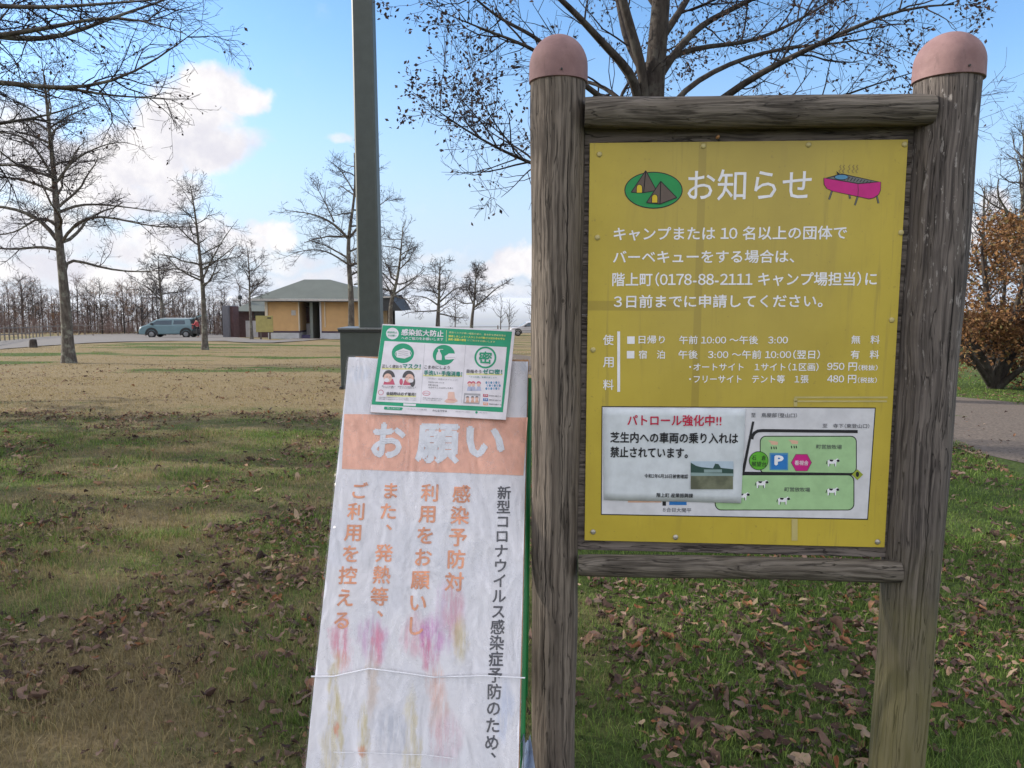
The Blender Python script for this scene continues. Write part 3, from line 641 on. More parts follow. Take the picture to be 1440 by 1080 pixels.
# ------------------------------------------------------------------ banner stand
B = Plane((-.5787, 2.0379, .2774), (.5995, .0213, -.0112), (.0316, .523, 1.123))
z5, z9, z10, z7 = crop(420, 560, 2.0769), crop(470, 480, 4.909), crop(420, 860, 4.0), crop(510, 440, 5.76)
def bv_low():
    return -(B.O[2] - .03) / B.e2[2]
VB = bv_low(); UT = [B.uv((490.5, 503)), B.uv((742.5, 507))]; UL = B.uv((430, 1080)); UR = B.uv((729, 1080))
def edge(v, a, b): t = (v - b[1]) / (a[1] - b[1]); return b[0] + (a[0] - b[0]) * t
bb = B.pt(.3, VB, -.1)
BS = thing('banner_stand', (bb[0], bb[1] + .2, float(gz(bb[0], bb[1]))), 'leaning A-frame stand with plastic-wrapped white banner, orange heading and smudged ink', 'banner stand')
def sheet_mat():
    m, n, b, o = new_mat('banner paper with run ink')
    oc = n.new('ShaderNodeTexCoord').outputs['Object']
    at = n.new('ShaderNodeUVMap'); at.uv_map = 'px'
    sp = n.new('ShaderNodeSeparateXYZ'); n.put(sp.inputs[0], at.outputs[0])
    wob = n.noise(oc, 14, 4, .6); w2 = n.noise(oc, 5, 3, .6)
    px = n.m('ADD', sp.outputs[0], n.m('MULTIPLY', n.m('SUBTRACT', wob, .5), .030)); py = n.m('ADD', sp.outputs[1], n.m('MULTIPLY', n.m('SUBTRACT', w2, .5), .05))
    c = n.mix(n.mapr(n.noise(oc, 6, 4), .3, .7), (.78, .78, .84), (.88, .86, .90))
    strk = n.m('ADD', n.mapr(n.noise(n.scale(oc, (1, .12, .12)), 70, 5, .7), .34, .62), .12, clamp=True)
    def blot(c, x, y, rx, ry, color, st):
        a = n.m('DIVIDE', n.m('SUBTRACT', px, x / 1000), rx / 1000); q = n.m('DIVIDE', n.m('SUBTRACT', py, y / 1000), ry / 1000)
        e = n.m('ADD', n.m('MULTIPLY', a, a), n.m('MULTIPLY', q, q))
        return n.mix(n.m('MULTIPLY', n.m('MULTIPLY', n.mapr(e, 1.3, .05), strk), st), c, color)
    pk, mg, ye, og = (.75, .22, .33), (.62, .20, .52), (.66, .55, .24), (.76, .32, .18)
    for x, y, rx, ry, col, st in ((480, 905, 17, 42, pk, .85), (478, 930, 12, 16, og, .6), (524, 900, 24, 34, mg, .5), (530, 905, 10, 30, pk, .8), (585, 895, 22, 34, pk, .5), (606, 905, 18, 42, mg, .85), (600, 922, 10, 26, pk, .7), (636, 860, 14, 50, og, .45), (632, 870, 24, 60, mg, .35), (645, 900, 14, 40, ye, .7),
                                  (470, 985, 9, 70, ye, .8), (480, 1030, 5, 50, ye, .7), (462, 1060, 14, 40, ye, .5), (523, 960, 10, 60, (.62, .42, .25), .5), (512, 1040, 9, 55, ye, .8), (474, 1025, 4, 12, og, .9), (508, 1059, 8, 8, og, .95), (578, 1030, 9, 70, ye, .6), (588, 1065, 8, 30, ye, .6), (612, 960, 14, 40, og, .35), (618, 1000, 14, 60, og, .35), (628, 1040, 26, 40, (.72, .42, .52), .5), (552, 1030, 26, 40, (.42, .46, .56), .55), (710, 1000, 14, 50, (.45, .55, .80), .45), (500, 520, 24, 14, (.50, .62, .80), .35), (738, 520, 12, 14, (.50, .62, .80), .3)):
        c = blot(c, x, y, rx, ry, col, st)
    n.put(b.inputs['Base Color'], c); b.inputs['Roughness'].default_value = .55
    bump(n, b, n.noise(n.scale(oc, (1, 1, .2)), 9, 3, .45, .4), .45, .016)
    return m
M['sheet'] = sheet_mat()
def hgt(u, v):
    return (.006 * math.sin(u * 17 + v * 2.0 + 1.3 * math.sin(v * 4)) * (.4 + .6 * math.sin(v * 3.1 + .4) ** 2) + .002 * math.sin(u * 47 + v * 9)) 
def edges(v): return edge(v, UT[0], UL), edge(v, UT[1], UR)
nu, nv = 40, 90; vt = UT[0][1]
vs, uvs = [], []
for j in range(nv + 1):
    v = VB + (vt - VB) * j / nv; l, r_ = edges(v)
    for i in range(nu + 1):
        u = l + (r_ - l) * i / nu; vs.append(B.pt(u, v, hgt(u, v))); 
mb = MB(); mb.add(vs, [(j*(nu+1)+i, j*(nu+1)+i+1, (j+1)*(nu+1)+i+1, (j+1)*(nu+1)+i) for j in range(nv) for i in range(nu)])
shp = mb.build('banner_sheet', M['sheet'], BS, smooth=True)
uvl = shp.data.uv_layers.new(name='px'); vert_px = []
Hb = []                                        # photo-free ink map: sheet coordinates named in thousandths
for p in vs:
    q = RW.T @ (np.array(p) - np.array([0, 0, H])); vert_px.append(((q[0] / q[2] * F + CX) / 1000, (q[1] / q[2] * F + CY) / 1000))
for lp in shp.data.loops: uvl.data[lp.index].uv = vert_px[lp.vertex_index]
# board behind the sheet with raw plywood edges, and the green metal legs
mb = MB(); 
for j in range(1):
    l0, r0 = edges(VB + .02); l1, r1 = edges(vt + .004)
    f_ = [B.pt(l0 + .006, VB + .02, -.013), B.pt(r0 + .004, VB + .02, -.013), B.pt(r1 + .003, vt + .010, -.013), B.pt(l1 + .02, vt + .010, -.013)]; k_ = [p - B.n * .012 for p in f_]
    mb.add(f_ + k_, [(0,1,2,3), (7,6,5,4), (0,4,5,1), (1,5,6,2), (2,6,7,3), (3,7,4,0)])
mb.build('board', M['ply'], BS)
mb = MB()
for sgn in (0, 1):
    l0, r0 = edges(VB); l1, r1 = edges(vt); a = (l0 + .05, l1 + .05) if not sgn else (r0 + .006, r1 + .004)
    mb.tube([B.pt(a[0], VB - .02, -.04), B.pt(a[1], vt - .05, -.04)], .014, 8)
    tp_ = B.pt(a[1], vt - .06, -.045); mb.tube([tp_, np.array([tp_[0], tp_[1] + .33, .01])], .013, 8)
mb.tube([B.pt(.05, VB + .25, -.045), B.pt(.55, VB + .25, -.045)], .012, 8)
mb.build('frame', M['frame_green'], BS, smooth=True)
mb = MB()
band = [(484.5, 582.5), (742, 587), (736, 668.5), (481, 659.5)]; q = [B.uv(p) for p in band]; nn = 24
vv = []
for j in range(9):
    for i in range(nn + 1):
        t, s = i / nn, j / 8; p = (q[0]*(1-t) + q[1]*t)*(1-s) + (q[3]*(1-t) + q[2]*t)*s; vv.append(B.pt(p[0], p[1], hgt(*p) + .0012))
mb.add(vv, [(j*(nn+1)+i, (j+1)*(nn+1)+i, (j+1)*(nn+1)+i+1, j*(nn+1)+i+1) for j in range(8) for i in range(nn)])
hb = mb.build('heading_band', M['orange_pr'], BS, smooth=True)
class Bent:                                    # banner plane whose print follows the wrinkles of the sheet
    e1, e2, n, O = B.e1, B.e2, B.n, B.O
    uv = B.uv
    @staticmethod
    def pt(u, v, w=0): return B.pt(u, v, hgt(u, v) + w)
mb = MB()
for s, x0, x1, yc, h in (('お', 523, 570, 619, 50), ('願', 585, 647, 624, 56), ('い', 655, 710, 622, 44)): mb = MB(); text(mb, Bent, s, (x0, yc - 1), (x1, yc + 1), h, w=.0034, bold=.05); mb.build('lettering', M['bandwhite'], hb)
for s, A, Bq, sz, mt_, bd in (('新型コロナウイルス感染症予防のため、', (709, 693), (690.5, 1068), 21, 'char', .026), ('感染予防対', (649, 695), (639, 818), 27, 'orange_tx', .03), ('利用をお願いし', (605, 693), (584, 880), 27, 'orange_tx', .03),
                         ('また、発熱等、', (549, 690), (530, 870), 26, 'orange_tx', .03), ('ご利用を控える', (505, 690), (481, 872), 26, 'orange_tx', .03)):
    mb = MB(); column(mb, Bent, s, A, Bq, sz, w=.002, mat=M[mt_], bold=bd); mb.build('lettering', None, BS)
# clear plastic wrap with creases
def film():
    m, n, b, o = new_mat('clear plastic wrap')
    n.n.remove(b)
    oc = n.new('ShaderNodeTexCoord').outputs['Object']
    tr = n.new('ShaderNodeBsdfTransparent'); gl = n.new('ShaderNodeBsdfGlossy'); gl.inputs['Roughness'].default_value = .16; df = n.new('ShaderNodeBsdfDiffuse'); df.inputs[0].default_value = (.8, .8, .86, 1)
    st = n.scale(oc, (1.0, 1.0, .20)); w1 = n.noise(st, 12, 3, .5, .8); w2 = n.noise(oc, 7, 3, .5, .8)
    bp = n.new('ShaderNodeBump'); bp.inputs['Strength'].default_value = 1.0; bp.inputs['Distance'].default_value = .025; n.put(bp.inputs['Height'], n.m('ADD', w1, n.m('MULTIPLY', w2, .6)))
    n.l.new(bp.outputs[0], gl.inputs['Normal']); n.l.new(bp.outputs[0], df.inputs['Normal'])
    fr = n.new('ShaderNodeFresnel'); fr.inputs[0].default_value = 1.5; n.l.new(bp.outputs[0], fr.inputs[1])
    m1 = n.new('ShaderNodeMixShader'); n.put(m1.inputs[0], n.m('MULTIPLY', fr.outputs[0], .55)); n.l.new(tr.outputs[0], m1.inputs[1]); n.l.new(gl.outputs[0], m1.inputs[2])
    crs = n.mapr(n.m('ABSOLUTE', n.m('SUBTRACT', n.noise(n.scale(oc, (1, 1, .22)), 13, 4, .6, 1.2), .5)), .010, .0)
    m2 = n.new('ShaderNodeMixShader'); n.put(m2.inputs[0], n.m('MULTIPLY_ADD', crs, .15, .03)); n.l.new(m1.outputs[0], m2.inputs[1]); n.l.new(df.outputs[0], m2.inputs[2])
    n.l.new(m2.outputs[0], o.inputs[0])
    return m
M['film'] = film()
mb = MB(); vs = []; nu, nv = 60, 130
rs = np.random.RandomState(4)
for j in range(nv + 1):
    v = VB + (vt + .004 - VB) * j / nv; l, r_ = edges(v)
    for i in range(nu + 1):
        t = i / nu; u = l - .006 + (r_ - l + .012) * t
        fold = .0022 * math.sin(u * 60 - v * 17 + 2 * math.sin(v * 7)) + .0018 * math.sin(u * 33 + v * 41) * math.sin(v * 9)
        vs.append(B.pt(u, v, .0085 + fold * .8 + hgt(u, v) - .010 * (abs(2*t-1) ** 14)))
mb.add(vs, [(j*(nu+1)+i, j*(nu+1)+i+1, (j+1)*(nu+1)+i+1, (j+1)*(nu+1)+i) for j in range(nv) for i in range(nu)])
mb.build('plastic_cover', M['film'], BS, smooth=True)
M['cord'] = simple('clear white cord', (.75, .75, .8), .3, .05)
mb = MB(); pp = [B.uv(p) for p in ((439, 951), (470, 951), (520, 940), (560, 945), (610, 952), (680, 950), (738, 953))]; mb.tube([B.pt(p[0], p[1], .014) for p in pp], .0022, 6)
pp = [B.uv(p) for p in ((470, 1057), (520, 1058), (600, 1061), (640, 1066))]; mb.tube([B.pt(p[0], p[1], .012) for p in pp], .0010, 5); mb.build('tie_cord', M['cord'], BS, smooth=True)
M['bag'] = simple('pale blue plastic', (.42, .50, .66), .3, .2, 12)
mb = MB(); vs = []; f = []
c0 = B.pt(*B.uv((741, 1062)), -.02)
for j in range(9):
    for i in range(13):
        a = i / 12; hgt_ = .20 - .05 * j
        ww = .018 + .012 * j; vs.append((c0[0] + (a - .5) * ww * (1.2 + .2 * math.sin(j)), c0[1] + .02 * math.sin(a * 9 + j) - .015 * j * (a - .5), c0[2] + .045 - .045 * j + .01 * math.sin(a * 14 + j * 2)))
mb.add(vs, [(j*13+i, (j+1)*13+i, (j+1)*13+i+1, j*13+i+1) for j in range(8) for i in range(12)])
mb.build('loose_plastic', M['bag'], BS, smooth=True)

# poster fixed over the top of the banner
po = B.uv((521.5, 579)); pr = B.uv((711, 590)); pO = B.pt(po[0], po[1], .022); pr3 = B.pt(pr[0], pr[1], .022)
tilt = B.e2 * 1.0
Q = Plane(pO, pr3 - pO, tilt)
PO = thing('poster', pO, 'green-bordered hygiene poster fixed across the top of the banner stand', 'poster')
qc = [Q.uv(p) for p in ((538, 455.5), (724.5, 464), (711.5, 590.5), (521, 579.5))]
mb = MB(); mb.prism([tuple(qc[3]), tuple(qc[2]), tuple(qc[1]), tuple(qc[0])], 0, -.004, lambda a, b, d: Q.pt(a, b, d)); card = mb.build('card', M['p_white'], PO, bevel=.001)
p = MB()
def q7poly(pts, w_, mat): poly(p, Q, pts, z7, w_, M[mat])
def q7t(s, L, r_, h, mat, w_=.003, bold=.015): text(p, Q, s, L, r_, h / 5.76, z7, w_, M[mat], bold)
q7poly([(162, 100), (1210, 152), (1135, 805), (72, 742)], .0005, 'p_green')
q7poly([(178, 228), (1168, 278), (1122, 765), (105, 718)], .0010, 'p_white')
q7poly([(330, 733), (432, 738), (430, 756), (330, 752)], .0010, 'p_white')
disc(p, Q, 241, 168, 51, 47, z7, .0010, M['p_white'])
q7t('感染拡大防止', (314, 158), (656, 172), 54, 'p_white', bold=.035); q7t('へのご協力をお願いします', (314, 206), (654, 218), 24, 'p_white', bold=.015)
q7t('感染防止', (200, 158), (282, 161), 16, 'p_green'); q7t('のお願い', (206, 184), (276, 187), 16, 'p_green')
q7poly([(678, 140), (681, 140), (678, 232), (675, 232)], .0010, 'p_pale')
q7t('感染リスクが高い場面を避け、基本的な感染対策を', (700, 160), (1160, 188), 16, 'p_pale', bold=.005); q7t('徹底しましょう一人ひとりの行動が大切な命を守る', (696, 190), (1150, 214), 18, 'p_yellow', bold=.02); q7t('換気・距離の確保', (694, 216), (838, 224), 20, 'p_yellow', bold=.03); q7t('にご協力をお願いします', (850, 224), (1072, 238), 15, 'p_pale', bold=.005)
for x0, x1 in ((503, 470), (835, 800)): stroke(p, Q, [(x0, 255), (x1, 728)], 2, z7, .0014, M['p_grey'])
disc(p, Q, 326, 328, 90, 80, z7, .0014, M['p_green'], 40)
q7poly([(272, 312), (330, 288), (382, 306), (388, 352), (340, 372), (278, 362)], .0018, 'p_white')
for k in (0, 1, 2): stroke(p, Q, [(288, 318 + 15*k), (330, 310 + 15*k), (370, 318 + 15*k)], 3, z7, .0022, M['p_grey'])
stroke(p, Q, [(272, 315), (262, 335), (278, 360)], 4, z7, .0022, M['p_white']); stroke(p, Q, [(384, 308), (396, 330), (386, 352)], 4, z7, .0022, M['p_white'])
disc(p, Q, 658, 342, 90, 82, z7, .0014, M['p_green'], 40)
q7poly([(606, 320), (630, 320), (642, 350), (640, 384), (596, 382), (596, 348)], .0018, 'p_white'); rect(p, Q, 612, 298, 626, 322, z7, .0018, M['p_white']); stroke(p, Q, [(610, 297), (652, 297)], 5, z7, .0018, M['p_white'])
q7poly([(665, 352), (700, 330), (760, 332), (760, 372), (700, 380), (668, 378)], .0020, 'p_white'); stroke(p, Q, [(676, 364), (748, 362)], 2, z7, .0024, M['p_grey'])
ring(p, Q, 994, 362, 89, 74, z7, .0014, M['p_green']); q7t('密', (940, 362), (1048, 366), 100, 'p_green', bold=.03)
q7poly([(157, 446), (470, 450), (470, 462), (156, 458)], .0014, 'p_pale'); q7t('正しく使おう', (158, 433), (318, 438), 28, 'p_dark', bold=.02); q7t('マスク！', (324, 432), (470, 438), 42, 'p_teal', bold=.04)
q7t('こまめにしよう', (500, 440), (706, 446), 28, 'p_dark', bold=.02); q7poly([(490, 500), (806, 506), (805, 520), (489, 514)], .0014, 'p_pale'); q7t('手洗い・手指消毒！', (496, 486), (806, 498), 42, 'p_teal', bold=.04)
q7poly([(840, 490), (1132, 494), (1131, 506), (839, 502)], .0014, 'p_pale'); q7t('目指そう', (842, 474), (962, 478), 30, 'p_dark', bold=.03); q7t('ゼロ密！', (972, 476), (1130, 480), 42, 'p_teal', bold=.04)
# little people of the mask panel
for x, y, fl in ((212, 530, 1), (372, 534, -1)):
    disc(p, Q, x, y - 8, 50, 58, z7, .0014, M['p_dark'], 24, 180, 360); q7poly([(x - 46, y + 52), (x - 30, y + 6), (x + 34, y + 6), (x + 50, y + 52)], .0013, 'p_pink')
    disc(p, Q, x - 8 * fl, y - 2, 34, 36, z7, .0017, M['p_skin'], 24); disc(p, Q, x - 18 * fl, y + 16, 22, 16, z7, .0020, M['p_white'], 16)
    stroke(p, Q, [(x - 20, y - 8), (x - 8, y - 11)], 3, z7, .0022, M['p_dark']); stroke(p, Q, [(x + 4, y - 9), (x + 16, y - 8)], 3, z7, .0022, M['p_dark'])
disc(p, Q, 404, 560, 22, 40, z7, .0015, M['p_dark'], 20); disc(p, Q, 312, 560, 14, 26, z7, .0018, M['p_pink'], 16)
q7t('鼻と口を覆い', (155, 594), (268, 598), 9, 'p_dark', bold=.005); q7t('すき間なく着用', (165, 606), (252, 609), 8, 'p_dark', bold=.005); q7t('会話のときは距離をとる', (285, 598), (432, 604), 9, 'p_dark', bold=.005); q7t('ように心がけて', (300, 610), (420, 614), 8, 'p_dark', bold=.005)
ring(p, Q, 148, 645, 22, 18, z7, .0014, M['p_pink'], 20); q7poly([(195, 665), (432, 672), (431, 684), (194, 678)], .0014, 'p_pale'); q7t('会話時は必ず着用！', (192, 654), (432, 662), 28, 'p_dark', bold=.035)
for k in range(2): q7t('飲食の場面でも会話をするときにはマスクを着用してください', (130, 684 + 14*k), (434, 696 + 14*k), 8, 'p_dark', bold=.004)
q7t('〔手洗い・消毒のタイミング〕', (530, 532), (772, 548), 14, 'p_grey', bold=.004)
for k, s in enumerate(('外出先から戻ったとき', '食事の前と後', 'せきやくしゃみをしたあと')): q7t(s, (532, 562 + 22*k), ((660, 610, 735)[k], 568 + 22*k), 13, 'p_dark', bold=.004)
disc(p, Q, 516, 652, 32, 20, z7, .0013, M['p_pink'], 20); disc(p, Q, 516, 652, 28, 16, z7, .0016, M['p_white'], 20); q7t('石けん', (492, 652), (540, 654), 11, 'p_pink')
q7t('手首や指の間も忘れずに', (486, 690), (645, 700), 9, 'p_dark', bold=.004); q7t('ていねいに洗いましょう', (486, 704), (630, 712), 9, 'p_dark', bold=.004)
q7poly([(690, 650), (700, 640), (742, 642), (748, 690), (772, 716), (735, 732), (680, 730), (660, 716), (688, 694)], .0014, 'p_skin'); stroke(p, Q, [(690, 704), (745, 708)], 3, z7, .0018, M['p_pink'])
q7t('「三つの密」を避けましょう', (865, 520), (1085, 526), 14, 'p_teal', bold=.004)
for x in (866, 896, 940): disc(p, Q, x, 575, 19, 21, z7, .0014, M['p_pink'], 16, 180, 360); disc(p, Q, x, 582, 14, 16, z7, .0017, M['p_skin'], 16); q7poly([(x - 22, 632), (x - 14, 598), (x + 14, 598), (x + 22, 632)], .0013, 'p_lav')
for i in range(6):
    for j in range(3): disc(p, Q, 1002 + 20 * i + (j % 2) * 8, 566 + 24 * j, 8, 11, z7, .0014, M['p_lav' if (i + j) % 2 else 'bluegrey'], 10)
q7poly([(822, 650), (955, 656), (945, 742), (815, 734)], .0013, 'p_grey'); q7poly([(832, 668), (948, 674), (940, 730), (824, 724)], .0016, 'p_white')
for x in (850, 890, 925): disc(p, Q, x, 695, 13, 15, z7, .0019, M['p_skin'], 14); disc(p, Q, x, 686, 14, 10, z7, .0021, M['p_dark'], 14, 180, 360); q7poly([(x - 17, 728), (x - 10, 708), (x + 10, 708), (x + 17, 728)], .0019, 'peach')
for k, (mt_, s) in enumerate((('red', '密閉'), ('blue', '密集'), ('orange_tx', '密接'))):
    q7poly([(976, 658 + 34*k), (1016, 660 + 34*k), (1015, 682 + 34*k), (975, 680 + 34*k)], .0014, mt_); q7t(s, (982, 669 + 34*k), (1010, 671 + 34*k), 14, 'p_white'); q7t(('空間を避ける', '場所を避ける', '場面を避ける')[k], (1022, 672 + 34*k), ((1120, 1118, 1122)[k], 678 + 34*k), 11, 'p_dark', bold=.004)
q7poly([(178, 760), (318, 766), (326, 774), (316, 790), (176, 783), (172, 772)], .0010, 'p_green'); q7t('詳しくはこちら', (200, 772), (300, 777), 12, 'p_white')
q7t('くわしい情報', (365, 780), (520, 787), 11, 'p_grey', bold=.004); q7t('みんなで守る', (566, 792), (682, 798), 17, 'p_dark', bold=.03); q7t('相談窓口のご案内', (752, 800), (866, 805), 10, 'p_grey', bold=.004)
disc(p, Q, 922, 806, 10, 10, z7, .0010, M['p_green'], 14); q7t('お問い合わせ', (940, 808), (1010, 812), 10, 'p_grey', bold=.004)
p.build('print', None, card)

# ------------------------------------------------------------------ lamp pole on its steel base box
gb = gp(508, 548); dB = gb[1]
LP = thing('steel_pole', gb, 'tall dark grey-green steel pole rising from a square base box behind the banner stand', 'pole')
def bx_(px): return P(px, 500, dB)[0]
xl, xr = bx_(478.5), bx_(541); zt = P(508, 467, dB)[2]; wb = xr - xl; cxp = bx_(517); zg = gb[2]
mb = MB(); mb.box((xl, dB, zg + .06), (xr, dB + wb, zt)); mb.build('base_box', M['lampgrey'], LP, bevel=.012)
mb = MB(); mb.box((xl - .03, dB - .03, zg - .02), (xr + .03, dB + wb + .03, zg + .06)); mb.build('plinth', M['lampblack'], LP, bevel=.01)
mb = MB(); mb.box((xl - .045, dB - .045, zt + .045), (xr + .045, dB + wb + .045, zt + .085)); mb.build('lid', M['lidgrey'], LP, bevel=.012)
mb = MB(); mb.box((xl - .03, dB - .03, zt), (xr + .03, dB + wb + .03, zt + .045)); mb.build('shadow_gap', M['lampblack'], LP)
mb = MB(); h0, h1 = .235, .205; ctop = cxp - .07; z0p, z1p = zt + .085, 9.6; yc = dB + wb * .5
def oct_(cx, h, z):
    c = h * .16; return [(cx + a, yc + b, z) for a, b in ((-h+c,-h),(h-c,-h),(h,-h+c),(h,h-c),(h-c,h),(-h+c,h),(-h,h-c),(-h,-h+c))]
mb.add(oct_(cxp, h0, z0p) + oct_(ctop, h1, z1p), [(i, (i+1) % 8, 8 + (i+1) % 8, 8 + i) for i in range(8)] + [list(range(7, -1, -1)), list(range(8, 16))]); mb.build('shaft', M['lampgrey'], LP, bevel=.006)

# ------------------------------------------------------------------ trees
def bark(name, a, b, lich, sc=1):
    m, n, bs, o = new_mat(name)
    oc = n.new('ShaderNodeTexCoord').outputs['Object']
    f = n.noise(n.scale(oc, (1, 1, .3)), 16 * sc, 5, .65); g = n.noise(oc, 5 * sc, 4, .6)
    c = n.mix(n.mapr(f, .3, .7), a, b); c = n.mix(n.m('MULTIPLY', n.mapr(g, .5, .64), .65), c, lich)
    n.put(bs.inputs['Base Color'], c); bs.inputs['Roughness'].default_value = .9; bs.inputs['Specular IOR Level'].default_value = .15
    bump(n, bs, f, .6, .02)
    return m
M['bark'] = bark('grey lichened bark', (.055, .047, .042), (.13, .115, .10), (.22, .23, .19)); M['bark_dark'] = bark('dark bark', (.026, .021, .019), (.065, .055, .048), (.085, .08, .07))
M['twig'] = simple('dark twigs', (.040, .033, .034), .9, .3, 3, .1); M['twig_red'] = simple('reddish twigs', (.15, .105, .09), .9, .35, .25, .1)
def leaf_mat(name, stops, rough=.7):
    m, n, bs, o = new_mat(name)
    g = n.new('ShaderNodeNewGeometry'); c = n.ramp(g.outputs['Random Per Island'], stops)
    n.put(bs.inputs['Base Color'], c); bs.inputs['Roughness'].default_value = rough; bs.inputs['Specular IOR Level'].default_value = .25
    tl = n.new('ShaderNodeBsdfTranslucent'); n.put(tl.inputs[0], c); mx = n.new('ShaderNodeMixShader'); mx.inputs[0].default_value = .2
    n.l.new(bs.outputs[0], mx.inputs[1]); n.l.new(tl.outputs[0], mx.inputs[2]); n.l.new(mx.outputs[0], o.inputs[0])
    return m
M['dead_leaf'] = leaf_mat('withered leaves on twigs', [(0, (.030, .024, .026)), (.6, (.060, .040, .034)), (1, (.10, .060, .040))])
M['rust_leaf'] = leaf_mat('rust brown leaves', [(0, (.095, .045, .02)), (.5, (.20, .095, .038)), (.85, (.27, .15, .058)), (1, (.16, .14, .055))])
M['ever_leaf'] = leaf_mat('evergreen leaves', [(0, (.02, .045, .016)), (1, (.05, .085, .03))])
class Tree:
    """tapered trunk and limbs that fork down to twigs; levels 0 and 1 go to the trunk mesh, the finer ones to the crown"""
    def __init__(s, seed, lens, dens, rads, leaf=0, leaf_size=.05, droop=0., up=.12, flat=.6, wob=.18, rmin=.0025, maxl=3):
        s.r = np.random.RandomState(seed); s.lens, s.dens, s.rads = lens, dens, rads; s.leaf, s.ls = leaf, leaf_size
        s.up, s.flat, s.wob, s.rmin, s.maxl, s.droop = up, flat, wob, rmin, maxl, droop
        s.parts = ([[], [], 0], [[], [], 0]); s.tips = []
    def put(s, p, r, n, k):
        v, f = tube_np(p, r, n); q = s.parts[k]; q[0].append(v); q[1].append(f + q[2]); q[2] += len(v)
    def bez(s, pts, n):
        pts = np.array(pts, float); L = np.r_[0, np.cumsum(np.linalg.norm(np.diff(pts, axis=0), axis=1))]; t = np.linspace(0, L[-1], n)
        q = np.stack([np.interp(t, L, pts[:, i]) for i in range(3)], 1)
        for _ in range(3): q[1:-1] = (q[:-2] + 2 * q[1:-1] + q[2:]) / 4
        return q
    def limb(s, p, r, lvl, t0=.1):
        p = np.asarray(p, float); s.put(p, r, (12, 7, 4, 3, 3)[lvl], 0 if lvl < 2 else 1)
        if lvl >= s.maxl: s.tips.append((p[-1], p[-1] - p[-2])); s.tips.append((p[len(p)//2], p[-1] - p[-2])); return
        L = np.linalg.norm(np.diff(p, axis=0), axis=1); cum = np.r_[0, np.cumsum(L)]; tot = cum[-1]
        n = s.r.poisson(tot * s.dens[lvl] * (1 - t0))
        for t in s.r.uniform(t0, 1, n): s.child(p, r, cum, t, lvl + 1)
        if lvl == s.maxl - 1: s.tips.append((p[-1], p[-1] - p[-2]))
    def child(s, p, r, cum, t, lvl, L=None, az=None, el=None):
        d = t * cum[-1]; i = min(len(p) - 2, int(np.searchsorted(cum, d) - 1)); i = max(i, 0)
        q = (d - cum[i]) / max(1e-6, cum[i+1] - cum[i]); o = p[i] + (p[i+1] - p[i]) * q; tan = p[i+1] - p[i]; tan /= np.linalg.norm(tan) + 1e-9
        rr = r[i] + (r[i+1] - r[i]) * q
        if az is None:
            v = s.r.normal(size=3); v[2] *= s.flat; v -= tan * (v @ tan); v /= np.linalg.norm(v) + 1e-9
            a = s.r.uniform(.6, 1.15); D = tan * math.cos(a) + v * math.sin(a)
        else: D = np.array([math.sin(az) * math.cos(el), math.cos(az) * math.cos(el), math.sin(el)])
        if L is None: L = s.lens[lvl] * s.r.uniform(.45, 1.15) * (1 - .5 * t)
        r0 = max(s.rmin, min(rr * .8, s.rads[lvl] * (L / s.lens[lvl]) ** .8))
        s.limb(*s.path(o, D, L, r0, lvl), lvl, .12)
    def path(s, o, D, L, r0, lvl):
        k = (10, 9, 6, 4, 3)[lvl]; p = [o]; D = D / np.linalg.norm(D); st = L / (k - 1)
        for j in range(k - 1):
            D = D + s.r.normal(size=3) * s.wob; D[2] += s.up * (.5 + j / k) - s.droop * (1 - j / k); D /= np.linalg.norm(D); p.append(p[-1] + D * st)
        return np.array(p), np.linspace(r0, max(s.rmin, r0 * .3), k)
    def make(s, name, base, label, group, leaf_mat_=None, bark_=None, twig_=None):
        T = thing(name, base, label, 'tree', group)
        for k, (nm, mt_) in enumerate((('trunk', bark_ or M['bark']), ('crown', twig_ or M['twig']))):
            q = s.parts[k]
            if q[0]: np_mesh(nm, np.concatenate(q[0]), np.concatenate(q[1]), mt_, T, smooth=True)
        if s.leaf and s.tips:
            tp = np.array([t[0] for t in s.tips]); td = np.array([t[1] for t in s.tips]); ph_ = s.r.uniform(0, 6, 6); cl = (np.sin(tp[:, 0] * 2.1 + ph_[0]) + np.sin(tp[:, 2] * 2.6 + ph_[1] + tp[:, 0]) + np.sin(tp[:, 1] * 2.3 + ph_[2] + tp[:, 2]) + .6 * np.sin(tp[:, 0] * 5.3 + ph_[3]) + .6 * np.sin(tp[:, 2] * 5.9 + ph_[4])) * .55; cl = np.clip(np.exp(cl * 1.25) * .62, .03, 4) if s.leaf < 3 else np.clip(1 + cl * .35, .4, 2); n = s.r.poisson(s.leaf * cl); idx = np.repeat(np.arange(len(tp)), n)
            c = tp[idx] + s.r.normal(size=(len(idx), 3)) * s.ls * .9; d = td[idx] / (np.linalg.norm(td[idx], axis=1)[:, None] + 1e-9) + s.r.normal(size=(len(idx), 3)) * .8; d[:, 2] -= .35
            d /= np.linalg.norm(d, axis=1)[:, None]; e = np.cross(d, s.r.normal(size=(len(idx), 3))); e /= np.linalg.norm(e, axis=1)[:, None] + 1e-9
            sz = s.ls * s.r.uniform(.5, 1.15, len(idx))[:, None]; nn = np.cross(d, e)
            V = np.stack([c, c + d * sz * .5 + e * sz * .30 + nn * sz * .12, c + d * sz, c + d * sz * .5 - e * sz * .30 + nn * sz * .12], 1).reshape(-1, 3)
            np_mesh('leaves', V, np.arange(len(V)).reshape(-1, 4), leaf_mat_ or M['dead_leaf'], T)
        return T
